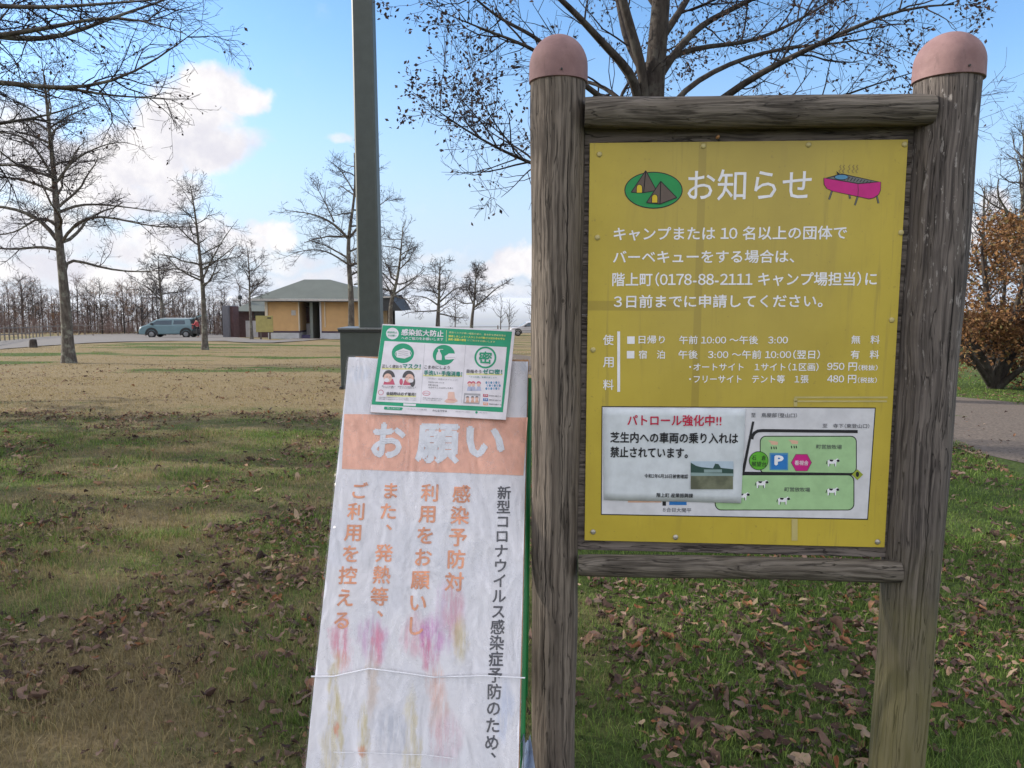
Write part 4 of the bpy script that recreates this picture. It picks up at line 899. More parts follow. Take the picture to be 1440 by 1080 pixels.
# the big tree behind the notice board
D9 = 9.6
def L9(pts, off): return [P(x, y, D9 + off * i / max(1, len(pts) - 1)) for i, (x, y) in enumerate(pts)]
t = Tree(11, (0, 1.7, 1.25, .65, .26), (0, 5.4, 7.0, 8.5, 0), (0, .035, .016, .0075, .0036), leaf=1.0, leaf_size=.056, up=.05, flat=.8, wob=.17, rmin=.0022, maxl=4)
bt = P(925, 600, D9); bt[2] = float(gz(bt[0], bt[1]))
t.put(t.bez([bt - np.array([0, 0, .05]), P(925, 440, D9), P(920, 250, D9), P(917, 140, D9), P(924, 70, D9), P(930, 0, D9), P(938, -120, D9)], 22), np.linspace(.195, .09, 22), 14, 0)
for pts, off, ra, rb in (
    ([(912, 215), (905, 100), (888, 47), (872, -10), (850, -120)], -.3, .085, .05), ([(898, 150), (893, 105), (872, 86), (838, 50), (812, 20), (780, -8), (730, -60)], -.9, .075, .02),
    ([(915, 235), (880, 165), (850, 138), (820, 120), (780, 85), (735, 60), (690, 46), (648, 28)], -1.4, .06, .008), ([(800, 95), (755, 52), (705, 28), (672, 2), (640, -30)], -1.2, .036, .008),
    ([(918, 300), (850, 262), (790, 244), (745, 230), (692, 206), (650, 180), (618, 158), (592, 139)], -1.6, .045, .004), ([(740, 228), (715, 200), (690, 165), (672, 130), (668, 100)], -1.3, .014, .003), ([(725, 224), (690, 236), (668, 248), (655, 243)], -1.5, .010, .003),
    ([(920, 260), (985, 160), (1015, 136), (1085, 92), (1130, 72), (1195, 42), (1255, 12), (1300, 4), (1342, 6)], -1.2, .075, .009), ([(918, 190), (955, 128), (990, 107), (1040, 82), (1110, 65), (1180, 62), (1240, 50)], .9, .052, .008),
    ([(920, 120), (950, 72), (985, 34), (1060, -2), (1130, -40)], .5, .062, .02), ([(926, 60), (960, 10), (1000, -60)], .6, .06, .03), ([(914, 120), (880, 60), (868, 0), (858, -60)], .9, .05, .02),
    ([(925, 330), (1010, 220), (1090, 172), (1170, 140), (1230, 118), (1290, 100)], -.7, .045, .006), ([(918, 250), (880, 190), (862, 150), (900, 90), (960, 60)], 1.4, .04, .012), ([(916, 180), (850, 120), (800, 110), (740, 130)], 1.3, .045, .008),
    ([(922, 90), (975, 66), (1060, 60), (1140, 20), (1200, -20)], 1.6, .045, .01), ([(920, 300), (1000, 240), (1120, 210), (1300, 190), (1372, 148)], 1.2, .04, .005), ([(930, 20), (890, -40), (820, -90)], .4, .05, .02), ([(932, -10), (1010, -50), (1110, -110)], -.8, .05, .02)):
    p = t.bez(L9(pts, off), 16); t.limb(p, np.linspace(ra * .86, rb * .86, 16), 1, .3)
t.make('large_tree', bt, 'large dark spreading tree with clinging withered leaves directly behind the notice board', None, bark_=M['bark_dark'])

# the near tree standing left of the frame: its limbs reach into the top left
D8 = 9.0
def L8(pts, off): return [P(x, y, D8 + off * i / max(1, len(pts) - 1)) for i, (x, y) in enumerate(pts)]
t = Tree(5, (0, 1.5, 1.1, .6, .24), (0, 6.5, 8.0, 9.0, 0), (0, .03, .013, .0065, .0032), leaf=.22, leaf_size=.05, up=.03, flat=.5, wob=.2, rmin=.002, maxl=4)
b8 = P(-230, 600, D8); b8[2] = float(gz(b8[0], b8[1]))
t.put(t.bez([b8 - np.array([0, 0, .05]), P(-232, 350, D8), P(-226, 150, D8), P(-220, -60, D8), P(-210, -420, D8)], 18), np.linspace(.24, .07, 18), 14, 0)
for pts, off, ra, rb in (([(-226, 20), (-100, 40), (0, 50), (60, 62), (100, 52), (155, 22), (200, 12), (240, 0), (280, -20)], .4, .055, .006), ([(-228, 80), (-100, 62), (0, 50), (40, 44), (90, 38), (110, 28), (160, 18), (190, 22), (230, 38), (262, 48)], -.7, .05, .004),
    ([(-230, 150), (-120, 108), (0, 114), (60, 124), (110, 127), (150, 122), (190, 104), (235, 76), (285, 36)], -.5, .05, .003), ([(60, 122), (110, 126), (150, 134), (200, 137), (250, 141)], -.3, .022, .003),
    ([(-225, -40), (-80, -30), (20, -20), (90, -12), (150, -20), (220, -40)], .5, .045, .01), ([(-222, 10), (-120, -10), (-20, 8), (60, 12), (150, 5), (240, -2)], -1.2, .045, .006), ([(-226, 200), (-140, 180), (-40, 178), (30, 170), (80, 160), (130, 140)], .8, .045, .004),
    ([(-228, 260), (-130, 240), (-60, 238), (10, 230), (70, 236)], -1.0, .04, .004), ([(-220, -120), (-330, -160), (-500, -150)], .5, .07, .01), ([(-222, 60), (-340, 20), (-480, 0)], 1.0, .07, .01), ([(-224, 160), (-330, 140), (-430, 150)], -1.5, .06, .01), ([(-215, -250), (-150, -320), (-60, -350)], 1, .06, .01), ([(-212, -300), (-280, -360), (-380, -380)], -1, .06, .01), ([(-222, 0), (-200, -40), (-150, -60)], -3.4, .06, .01), ([(-222, 40), (-240, 0), (-260, -30)], 3.4, .06, .01)):
    p = t.bez(L8(pts, off), 16); t.limb(p, np.linspace(ra, rb, 16), 1, .15)
t.make('bare_tree', b8, 'near tree reaching thin leaf-dotted branches in from the upper left corner', None)

def px_tree(name, label, seed, d, base_px, trunk, r0, limbs, n_rand, crown_r, t_lo, leaf=.25, dens=(0, 5.2, 6.0, 6.0, 0), lens=(0, 1.6, 1.3, .75, .36), maxl=4, group='bare trees on the lawn', bark_=None, elev=(5, 40), up=.06, flat=.45):
    t = Tree(seed, lens, dens, (0, .04, .018, .010, .006), leaf=leaf * .35, leaf_size=.07, up=up, flat=flat, wob=.17, rmin=.0036 * d / 27, maxl=maxl)
    b = P(base_px[0], base_px[1], d); b[2] = float(gz(b[0], b[1])) - .04
    p = t.bez([b] + [P(x, y, d) for x, y in trunk], 20); k = len(p); r = r0 * (1 - .86 * np.linspace(0, 1, k) ** .85); r[0] *= 1.28; r[1] *= 1.06
    t.put(p, r, 12, 0); cum = np.r_[0, np.cumsum(np.linalg.norm(np.diff(p, axis=0), axis=1))]
    for pts, off, ra, rb in limbs:
        q = t.bez([P(x, y, d + off * i / (len(pts) - 1)) for i, (x, y) in enumerate(pts)], 12); t.limb(q, np.linspace(ra, rb, 12), 1, .12)
    for i in range(n_rand):
        u = t_lo + (1 - t_lo) * ((i + t.r.uniform(0, 1)) / n_rand); e = R(t.r.uniform(*elev) + 25 * max(0, u - .7)); L = crown_r * (1 - .72 * ((u - t_lo) / (1 - t_lo)) ** 1.4) * t.r.uniform(.65, 1.1)
        t.child(p, r, cum, min(u, .99), 1, L=L, az=i * 2.4 + t.r.uniform(-.4, .4), el=e)
    return t.make(name, b, label, group, bark_=bark_)
px_tree('bare_tree', 'tall bare tree with thick lichened trunk and level limbs at the left', 21, 27, (97, 511), [(94, 460), (91, 410), (86, 370), (82, 320), (78, 270), (72, 205), (66, 150), (62, 105)], .215,
        [([(90, 400), (88, 352), (110, 368), (150, 380), (200, 384), (260, 376)], 1.5, .07, .008), ([(84, 345), (110, 300), (160, 305), (220, 322), (290, 318)], -1, .06, .006), ([(85, 352), (55, 345), (25, 352), (-40, 345)], -.8, .06, .01), ([(82, 340), (60, 305), (20, 292), (-40, 286), (-110, 290)], .6, .08, .01),
         ([(80, 318), (60, 300), (20, 330), (-30, 330)], -1.5, .05, .01), ([(80, 300), (110, 285), (170, 290), (240, 300)], 2.0, .055, .006), ([(76, 262), (100, 225), (140, 205), (175, 195), (205, 210)], .6, .045, .005), ([(72, 245), (40, 190), (-10, 185), (-60, 180)], -.6, .05, .006), ([(74, 190), (50, 165), (0, 175), (-60, 190)], .8, .045, .006), ([(70, 180), (100, 160), (130, 150), (150, 140)], -.6, .035, .005), ([(78, 270), (30, 250), (-20, 248), (-80, 250)], .2, .055, .008)],
        18, 3.0, .42, leaf=.35, dens=(0, 6.0, 7.0, 7.0, 0))
px_tree('bare_tree', 'slim straight bare tree on the lawn beside the parked grey-blue car', 22, 38, (288, 487), [(287, 440), (285, 400), (281, 360), (277, 320), (272, 285), (268, 262)], .16,
        [([(284, 395), (300, 360), (318, 330), (335, 308)], 0, .05, .008), ([(283, 390), (262, 382), (235, 375)], .5, .04, .006), ([(282, 372), (310, 366), (345, 360)], -.5, .045, .006)], 17, 2.3, .34, leaf=.25)
px_tree('bare_tree', 'tall forked bare tree rising in front of the toilet building roof', 23, 37, (494, 490), [(494, 450), (494, 410), (490, 370), (489, 330), (496, 300), (500, 260), (498, 215)], .19,
        [([(489, 335), (470, 314), (440, 300), (400, 296)], -.6, .075, .008), ([(491, 335), (505, 318), (525, 295), (552, 275)], .8, .07, .01), ([(490, 372), (460, 352), (430, 350), (400, 362)], .5, .05, .008), ([(492, 388), (515, 375), (550, 360)], .6, .05, .008), ([(470, 312), (455, 280), (440, 255)], .2, .04, .006), ([(498, 270), (480, 240), (462, 225)], -.5, .04, .006), ([(498, 400), (512, 398), (530, 390)], -.7, .04, .01)], 15, 3.0, .38, leaf=.25)
px_tree('bare_tree', 'crooked bare tree just right of the dark steel pole', 24, 50, (549, 482), [(550, 450), (548, 430), (556, 405), (561, 380), (564, 350), (567, 318)], .19,
        [([(553, 415), (575, 400), (600, 378)], .6, .07, .01), ([(556, 404), (540, 385), (520, 372)], -.6, .06, .01), ([(550, 440), (552, 420), (545, 402), (530, 395)], .8, .06, .01)], 15, 3.0, .36, leaf=.35, elev=(0, 38))
px_tree('bare_tree', 'dense-twigged rounded tree by the far fence, second from the pole', 25, 66, (615, 471), [(616, 445), (617, 425), (618, 400), (619, 368)], .24, [([(617, 430), (600, 418), (578, 415)], 0, .08, .015), ([(618, 425), (640, 405), (660, 402)], .5, .08, .015)], 20, 3.2, .30, leaf=.7, elev=(-8, 35), dens=(0, 4, 4.4, 4.4, 0))
px_tree('bare_tree', 'fan-shaped bare tree by the far fence with a leaning trunk', 26, 70, (662, 469), [(664, 445), (666, 432), (668, 410), (670, 376)], .20, [([(666, 433), (680, 422), (698, 405), (715, 396)], 0, .10, .02), ([(666, 428), (656, 405), (650, 395)], .3, .08, .02)], 15, 3.1, .38, leaf=.35, elev=(15, 50))
for k, (bx_px, top, sd, lb) in enumerate(((640, 415, 31, 'thin sapling between the rounded tree and the fan-shaped tree'), (704, 412, 32, 'thin sapling standing left of the pale car'), (716, 424, 33, 'short twiggy sapling touching the pale car'), (748, 398, 34, 'leaning sapling half hidden by the left post of the notice board'))):
    px_tree('sapling', lb, sd, 74, (bx_px, 468), [(bx_px, 450), (bx_px + 1, 435), (bx_px, top)], .07, [], 12, 1.4, .25, leaf=0, maxl=2, dens=(0, 3, 3, 0), group='saplings by the far fence', elev=(25, 60))
px_tree('bare_tree', 'thin dark tree leaning over the grass verge beside the toilet building', 27, 56, (354, 478), [(353, 450), (351, 425), (351, 400), (350, 370), (347, 345)], .13, [([(351, 415), (362, 402), (375, 390)], .3, .06, .01)], 13, 2.3, .42, leaf=.25)
px_tree('bare_tree', 'dark bare tree standing right behind the parked grey-blue car', 28, 74, (229, 470), [(229, 440), (227, 420), (224, 395), (222, 360)], .24, [([(228, 425), (210, 405), (190, 395)], .4, .1, .02)], 14, 3.4, .36, leaf=.3)

# wood along the lot: each tree a thing; four kinds copied
def wood_tree(seed, h, red, spread):
    t = Tree(seed, (0, 2.0, 1.6, 1.0, .3), (0, 3.4, 4.4, 0, 0), (0, .045, .02, .012, .01), leaf=1.3 if red else .1, leaf_size=.17, up=.12, flat=.8, wob=.16, rmin=.012, maxl=3)
    p = t.bez([(0, 0, -.1), (.1, .05, h * .3), (-.1, 0, h * .6), (.05, .1, h)], 14); r = np.linspace(.13, .02, 14); t.put(p, r, 7, 0); cum = np.r_[0, np.cumsum(np.linalg.norm(np.diff(p, axis=0), axis=1))]
    for i in range(20): u = .14 + .85 * (i + t.r.uniform()) / 20; t.child(p, r, cum, min(.99, u), 1, L=spread * (1.05 - .7 * u) * t.r.uniform(.6, 1.1), az=i * 2.4, el=R(t.r.uniform(20, 60)))
    return t
WLAB = {0: 'slender bare tree in the wood behind the parking lot', 1: 'rusty-leaved young tree in the wood behind the parking lot', 2: 'reddish-twigged bare tree in the wood behind the parking lot'}
def copy_tree(o, loc, rz, sc, label=None, group=None):
    r = o.copy(); COL.objects.link(r); r.location = loc; r.rotation_euler = (0, 0, rz); r.scale = (sc, sc, sc)
    if label: r['label'] = label
    if group: r['group'] = group
    for c in list(o.children):
        q = c.copy(); COL.objects.link(q); q.parent = r
    return r
kinds = []
rr = random.Random(8)
spots = []
for i in range(78):
    px = -70 + 425 * (i + rr.uniform(-.4, .4)) / 78; d = rr.uniform(80, 102); spots.append((px, d, i))
first = {}
for px, d, i in spots:
    kd = (0, 2, 1, 2, 0, 2, 1)[i % 7]; key = (kd, i % 2)
    top = P(px, (401 if px < 200 else 408) + rr.uniform(-16, 16), d)[2]; x = P(px, 430, d)[0]; z = float(gz(x, d)) - .05; hh = max(4.0, top - z)
    if kd == 1: hh *= .82
    if key not in first:
        tr = wood_tree(60 + kd * 2 + i % 2, 8.0, kd == 1, 3.0)
        first[key] = tr.make('wood_tree', (0, 0, 0), WLAB[kd], ('bare trees of the wood', 'rusty-leaved trees of the wood', 'reddish trees of the wood')[kd], leaf_mat_=M['rust_leaf'], bark_=M['bark_dark'], twig_=M['twig'] if kd == 0 else M['twig_red'])
        o = first[key]; o.location = (x, d, z); o.rotation_euler = (0, 0, rr.uniform(0, 6)); o.scale = (hh / 8,) * 3
    else: copy_tree(first[key], (x, d, z), rr.uniform(0, 6), hh / 8)
# brushwood below them, one mass
def brush(name, label, boxes, seed, mat, h=(1.0, 2.4), th=.014):
    rs = np.random.RandomState(seed); V, Fq, k = [], [], 0
    for (x, y, n, sx_, sy_) in boxes:
        for _ in range(n):
            bx, by = x + rs.normal() * sx_, y + rs.normal() * sy_; z = float(gz(bx, by)); hh = rs.uniform(*h)
            for _ in range(5):
                e = np.array([bx + rs.normal() * .35, by + rs.normal() * .35, z + hh * rs.uniform(.6, 1)]); m_ = (np.array([bx, by, z]) + e) / 2 + rs.normal(size=3) * .1
                v, f = tube_np(np.array([(bx, by, z), m_, e]), np.array([th, th * .7, th * .4]), 3); V.append(v); Fq.append(f + k); k += len(v)
    return tag(np_mesh(name, np.concatenate(V), np.concatenate(Fq), mat), label, name, kind='stuff')
bxs = []
for i in range(40): 
    px = -60 + 400 * i / 40; x = P(px, 440, 84)[0]; bxs.append((x, 86, 24, 1.5, 5))
brush('brushwood', 'reddish-brown brushwood filling the wood behind the parking lot', bxs, 3, M['twig_red'], (.8, 2.8))

# rust-brown tree and bare growth at the right edge
px_tree_b = gp(1397, 546)
t = Tree(41, (0, 1.3, 1.25, .7, .3), (0, 7.5, 8.5, 9.0, 0), (0, .035, .014, .007, .004), leaf=2.9, leaf_size=.10, up=.03, flat=.9, wob=.2, rmin=.003, maxl=4)
b = px_tree_b; d0 = b[1]
for pts, off, ra in (([(1396, 548), (1392, 520), (1372, 490), (1355, 455), (1340, 420)], -.6, .12), ([(1398, 548), (1400, 515), (1395, 460), (1385, 400), (1380, 345)], .4, .12), ([(1400, 548), (1408, 520), (1430, 495), (1455, 465), (1475, 430)], .3, .13), ([(1398, 546), (1405, 510), (1425, 450), (1440, 390), (1448, 340)], -.7, .10), ([(1397, 546), (1385, 515), (1350, 500), (1315, 480)], .9, .09), ([(1399, 546), (1400, 505), (1410, 440), (1415, 370)], 1.1, .10), ([(1402, 546), (1440, 515), (1490, 500)], -.8, .09), ([(1396, 546), (1370, 505), (1345, 470), (1330, 440)], -1.2, .08)):
    q = t.bez([P(x, y, d0 + off * i / (len(pts) - 1)) for i, (x, y) in enumerate(pts)], 12); t.limb(q, np.linspace(ra, ra * .2, 12), 1, .2)
t.make('rusty_tree', b, 'low spreading tree full of rust-brown leaves beside the gravel road', None, leaf_mat_=M['rust_leaf'], bark_=M['bark_dark'])
for k, (bx_px, d, top, sd, lb) in enumerate(((1440, 25, 190, 42, 'tall bare tree behind the rust-brown tree at the right edge'), (1385, 29, 262, 43, 'fine-twigged bare tree directly above the rust-brown tree'), (1500, 21, 150, 44, 'bare tree just outside the right edge, reaching twigs into view'))):
    px_tree('bare_tree', lb, sd, d, (bx_px, 560), [(bx_px, 470), (bx_px + 3, 400), (bx_px - 3, 320), (bx_px, top)], .15, [], 22, 3.0 if k != 1 else 2.4, .3, leaf=.1, group='bare trees at the right edge', elev=(20, 55), dens=(0, 4.0, 4.5, 5.0, 0))
# unseen trees added left of the frame to shade the near lawn and boards
def shade_tree(seed, x, y, h, label, leaf):
    t = Tree(seed, (0, 2.2, 1.2, .6, .3), (0, 2.2, 2.6, 2.6, 0), (0, .06, .02, .01, .006), leaf=leaf, leaf_size=.20, up=.06, flat=.8, wob=.2, rmin=.006, maxl=3)
    z = float(gz(x, y)); p = t.bez([(x, y, z - .1), (x + .1, y, z + h * .4), (x - .1, y + .1, z + h)], 14); r = np.linspace(.22, .04, 14); t.put(p, r, 10, 0); cum = np.r_[0, np.cumsum(np.linalg.norm(np.diff(p, axis=0), axis=1))]
    for i in range(26): u = .2 + .79 * (i + .5) / 26; t.child(p, r, cum, u, 1, L=h * .34 * (1.1 - .75 * u) * t.r.uniform(.7, 1.1), az=i * 2.4, el=R(t.r.uniform(5, 40)))
    return t.make('added_shade_tree', (x, y, z), label, 'added shade trees left of the lawn', leaf_mat_=M['ever_leaf'])
shade_tree(56, -14.8, 13.2, 11.0, 'unseen evergreen tree added for shade left of the lawn behind the near branches', 9)
shade_tree(54, -17.5, 3.0, 11.0, 'broad unseen evergreen tree added for shade in the second row left of the lawn', 8)
shade_tree(55, -19.5, 7.0, 11.5, 'tallest unseen evergreen tree added for shade in the second row left of the lawn', 8)
shade_tree(51, -13.5, 4.2, 9.5, 'dense unseen evergreen tree added for shade left of the near lawn', 9)
shade_tree(52, -15.0, 8.8, 10.5, 'tall unseen evergreen tree added for shade further left beyond the near branches', 9)
shade_tree(53, -12.0, .2, 8.5, 'unseen evergreen tree added for shade left of the viewpoint', 9)

# ------------------------------------------------------------------ toilet building
M['orange_wall'] = simple('ochre orange wall', (.56, .35, .165), .8, .07, 1.2); M['white_wall'] = simple('pale base wall', (.50, .50, .53), .7, .08, 2); M['cream'] = simple('cream trim and sunlit wall tone', (.62, .54, .42), .6, .06, 4)
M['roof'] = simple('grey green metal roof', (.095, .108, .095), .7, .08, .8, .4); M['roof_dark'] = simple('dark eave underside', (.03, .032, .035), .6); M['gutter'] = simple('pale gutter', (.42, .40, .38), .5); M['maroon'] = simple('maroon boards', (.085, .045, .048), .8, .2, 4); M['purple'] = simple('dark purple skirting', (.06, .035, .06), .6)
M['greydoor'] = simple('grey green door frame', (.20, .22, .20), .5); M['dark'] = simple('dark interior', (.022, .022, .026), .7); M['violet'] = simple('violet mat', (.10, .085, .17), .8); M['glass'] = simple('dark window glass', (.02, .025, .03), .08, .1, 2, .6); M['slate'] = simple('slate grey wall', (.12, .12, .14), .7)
db = 61.0
def bxw(px): return P(px, 440, db)[0]
zb = float(gz(bxw(430), db)); zE = P(430, 424.5, db)[2]
XL, XA, XB, XR = bxw(377), bxw(419.5), bxw(452), bxw(537); dep = 5.2; base_h = .62
BD = thing('toilet_building', (bxw(450), db, zb), 'ochre-walled toilet building with grey-green hip roof and open doorway', 'building')
def wallbox(x0, x1, y0, y1, z0, z1, mat, name='wall'): m_ = MB(); m_.box((x0, y0, z0), (x1, y1, z1)); return m_.build(name, mat, BD)
wl = wallbox(XL, XA, db, db + dep, zb + base_h, zE, M['orange_wall']); wr = wallbox(XB, XR, db, db + dep, zb + base_h, zE, M['orange_wall'])
wallbox(XL - .04, XA + .03, db - .04, db + dep, zb - .6, zb + base_h - .14, M['white_wall'], 'base_course'); wallbox(XB - .03, XR + .04, db - .04, db + dep, zb - .6, zb + base_h - .14, M['white_wall'], 'base_course')
wallbox(XL - .06, XA + .05, db - .06, db + dep, zb + base_h - .14, zb + base_h, M['purple'], 'skirting'); wallbox(XB - .05, XR + .06, db - .06, db + dep, zb + base_h - .14, zb + base_h, M['purple'], 'skirting')
wallbox(XL - .22, XL - .005, db - .10, db + dep, zb + base_h + .002, zE, M['cream'], 'sunlit_tone_wall'); wallbox(XB - .12, XB - .004, db - .08, db + .2, zb, zE, M['white_wall'], 'door_jamb'); wallbox(XA + .004, XA + .08, db - .05, db + .2, zb + base_h + .002, zE, M['cream'], 'door_jamb')  # first slab is the left side wall, its sunlight put into the cream colour
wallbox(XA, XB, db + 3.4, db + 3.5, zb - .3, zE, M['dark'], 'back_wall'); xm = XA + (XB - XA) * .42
wallbox(XA + .1, xm - .01, db + 1.9, db + 2.0, zb, zb + 1.15, M['white_wall'], 'counter'); wallbox(xm, xm + .24, db + .5, db + 3.3, zb, zE, M['greydoor'], 'partition'); wallbox(xm - .65, xm - .06, db + 1.95, db + 2.02, zb + 1.25, zb + 2.5, M['maroon'], 'window_frame')
wallbox(XA + .08, xm, db + .6, db + .66, zb, zb + .28, M['violet'], 'step'); wallbox(XB - .75, XB - .2, db + 3.2, db + 3.38, zb, zb + 2.0, M['greydoor'], 'door')
wallbox(XA - .55, XA - .2, db - .03, db - .004, zb + 1.85, zb + 2.25, M['gutter'], 'notice_plate')
for xx in (XB + .25, XR - .3): wallbox(xx, xx + .07, db - .09, db - .02, zb + base_h + .3, zE, M['cream'], 'downpipe')
ov = 1.0; rx0, rx1, ry0, ry1 = XL - ov, XR + .9, db - ov, db + dep + ov; rz = zE + .02; zrid = P(430, 393, db + 2.6)[2]; ra_, rb_ = P(428, 400, db + 2.6)[0], P(447, 400, db + 2.6)[0]; ym = db + dep / 2
m_ = MB(); m_.add([(rx0, ry0, rz + .22), (rx1, ry0, rz + .22), (rx1, ry1, rz + .22), (rx0, ry1, rz + .22), (ra_, ym, zrid), (rb_ + 1.0, ym, zrid)], [(0, 1, 5, 4), (1, 2, 5), (2, 3, 4, 5), (3, 0, 4)]); rf = m_.build('roof', M['roof'], BD)
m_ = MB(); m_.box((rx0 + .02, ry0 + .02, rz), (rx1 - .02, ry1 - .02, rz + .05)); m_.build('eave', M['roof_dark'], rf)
m_ = MB(); m_.box((rx0 - .05, ry0 - .06, rz + .055), (rx1, ry0 + .03, rz + .215)); m_.build('gutter', M['gutter'], rf)
m_ = MB(); m_.box((rx0 - .05, ry0 + .035, rz + .055), (rx0 + .03, ry1, rz + .215)); m_.build('gutter', M['gutter'], rf)
# lean-to wing with low dark eave at the right end
wx0, wx1 = XR + .1, bxw(553); zW = P(560, 437, db - 2)[2]
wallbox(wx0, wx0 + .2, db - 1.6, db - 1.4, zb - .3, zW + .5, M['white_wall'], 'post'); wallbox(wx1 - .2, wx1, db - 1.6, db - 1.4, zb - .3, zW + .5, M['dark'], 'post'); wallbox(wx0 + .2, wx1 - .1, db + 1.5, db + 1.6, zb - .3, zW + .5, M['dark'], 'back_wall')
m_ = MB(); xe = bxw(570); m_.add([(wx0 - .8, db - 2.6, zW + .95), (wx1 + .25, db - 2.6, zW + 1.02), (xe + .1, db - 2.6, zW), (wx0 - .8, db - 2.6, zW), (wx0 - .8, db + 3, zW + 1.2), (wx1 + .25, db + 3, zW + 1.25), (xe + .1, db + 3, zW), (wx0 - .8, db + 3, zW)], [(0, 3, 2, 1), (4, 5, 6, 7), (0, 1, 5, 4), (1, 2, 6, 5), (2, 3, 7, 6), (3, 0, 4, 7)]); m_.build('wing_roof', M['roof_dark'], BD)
m_ = MB()
m_.box((wx0 - .8, db - 2.75, zW + .98), (wx1 + .2, db - 2.62, zW + 1.12)); m_.build('gutter', M['gutter'], BD)
# second building behind on the left
d2 = 70.0
def b2(px): return P(px, 440, d2)[0]
z2 = float(gz(b2(350), d2)); e2 = P(350, 437.5, d2)[2]; r2 = P(350, 421, d2)[2]
SH = thing('shed', (b2(350), d2, z2), 'low maroon-walled shed with grey-green roof half hidden behind the toilet building', 'shed')
m_ = MB(); m_.box((b2(331), d2, z2 - .5), (b2(385), d2 + 4, e2)); m_.build('wall', M['maroon'], SH)
m_ = MB(); m_.box((b2(345), d2 - .03, z2), (b2(362), d2 - .004, z2 + 1.5)); m_.build('pale_panel', M['white_wall'], SH); m_ = MB(); m_.box((b2(357), d2 - .04, z2 + 1.75), (b2(372), d2 - .006, z2 + 2.3)); m_.build('window', M['glass'], SH)
m_ = MB(); a, c = b2(329) - .1, b2(392); m_.add([(a, d2 - .8, e2), (c, d2 - .8, e2), (c, d2 + 4.8, e2), (a, d2 + 4.8, e2), (a + 1.5, d2 + 2, r2), (c - 1, d2 + 2, r2)], [(0, 1, 5, 4), (1, 2, 5), (2, 3, 4, 5), (3, 0, 4), (3, 2, 1, 0)]); m_.build('roof', M['roof'], SH)
def b3(px): return P(px, 440, d2 - 3)[0]
SW = thing('screen_wall', (b3(318), d2 - 3, z2), 'tall slate-grey screen wall block left of the maroon shed', 'wall')
m_ = MB(); m_.box((b3(312.5), d2 - 3, z2 - .4), (b3(321), d2 - 1, P(315, 430, d2 - 3)[2])); m_.build('wall', M['slate'], SW); m_ = MB(); m_.box((b3(321) + .003, d2 - 2.6, z2 - .4), (b3(325.5), d2 - 1.2, P(315, 431, d2 - 3)[2])); m_.build('side_wall', M['maroon'], SW)
# small things on the verge
def verge(px, py): g_ = gp(px, py); return g_
g0 = verge(371, 477); zt_, zb_ = P(371, 444, g0[1])[2], P(371, 467, g0[1])[2]; sx0, sx1 = P(359.5, 450, g0[1])[0], P(383.5, 450, g0[1])[0]
M['dull_yellow'] = simple('dull yellow green board', (.33, .29, .10), .5, .12, 3)
YB = thing('information_board', g0, 'small dull yellow board on two short legs in front of the toilet building', 'information board')
m_ = MB(); m_.box((sx0, g0[1], zb_), (sx1, g0[1] + .08, zt_)); pnl = m_.build('panel', M['dull_yellow'], YB, bevel=.01)
m_ = MB(); m_.box((sx1 - .4, g0[1] - .012, zt_ - .22), (sx1 - .12, g0[1] - .003, zt_ - .12)); m_.build('mark', M['dark'], pnl)
for xx in (sx0 + .25, sx1 - .35): m_ = MB(); m_.box((xx, g0[1] + .09, g0[2] - .2), (xx + .12, g0[1] + .2, zb_ + .3)); m_.build('leg', M['plank'], YB)
g0 = verge(341, 474); GL = thing('garden_lamp', g0, 'thin dark lamp post with round head on the grass verge', 'lamp post'); dl = g0[1]; zt_ = P(336, 418, dl)[2]
m_ = MB(); m_.tube([(g0[0], dl, g0[2] - .2), (g0[0] - .05, dl, g0[2] + 1), (g0[0] - .1, dl, zt_ - .1)], [.09, .06, .05], 8); m_.build('post', M['lampblack'], GL, smooth=True)
m_ = MB(); m_.lathe([(.03, -.22), (.17, -.16), (.20, 0), (.17, .13), (.05, .19)], (g0[0] - .12, dl, zt_), n=14); m_.build('lamp_head', M['lampblack'], GL, smooth=True)
g0 = verge(327, 474); WP = thing('marker_post', g0, 'pale wooden marker post with two stages left of the thin lamp post', 'post'); dl = g0[1]
m_ = MB(); m_.tube([(g0[0], dl, g0[2] - .2), (g0[0], dl, P(327, 460, dl)[2])], [.17, .15], 10); m_.build('lower_post', M['cream'], WP); m_ = MB(); zt_ = P(327, 441, dl)[2]; m_.tube([(g0[0] + .06, dl, P(327, 460, dl)[2] + .01), (g0[0] + .06, dl, zt_ - .1), (g0[0] + .1, dl, zt_)], [.10, .09, .11], 10); m_.build('upper_post', M['plank'], WP)
g0 = gp(47, 489); ST = MB(); dl = g0[1]; ST.lathe([(.24, -.1), (.20, .0), (.17, .35), (.16, .42), (.13, .44)], g0, n=12); tag(ST.build('tree_stump', M['bark_dark'], None, smooth=True, origin=g0), 'short dark tree stump at the edge of the asphalt on the far left', 'stump')

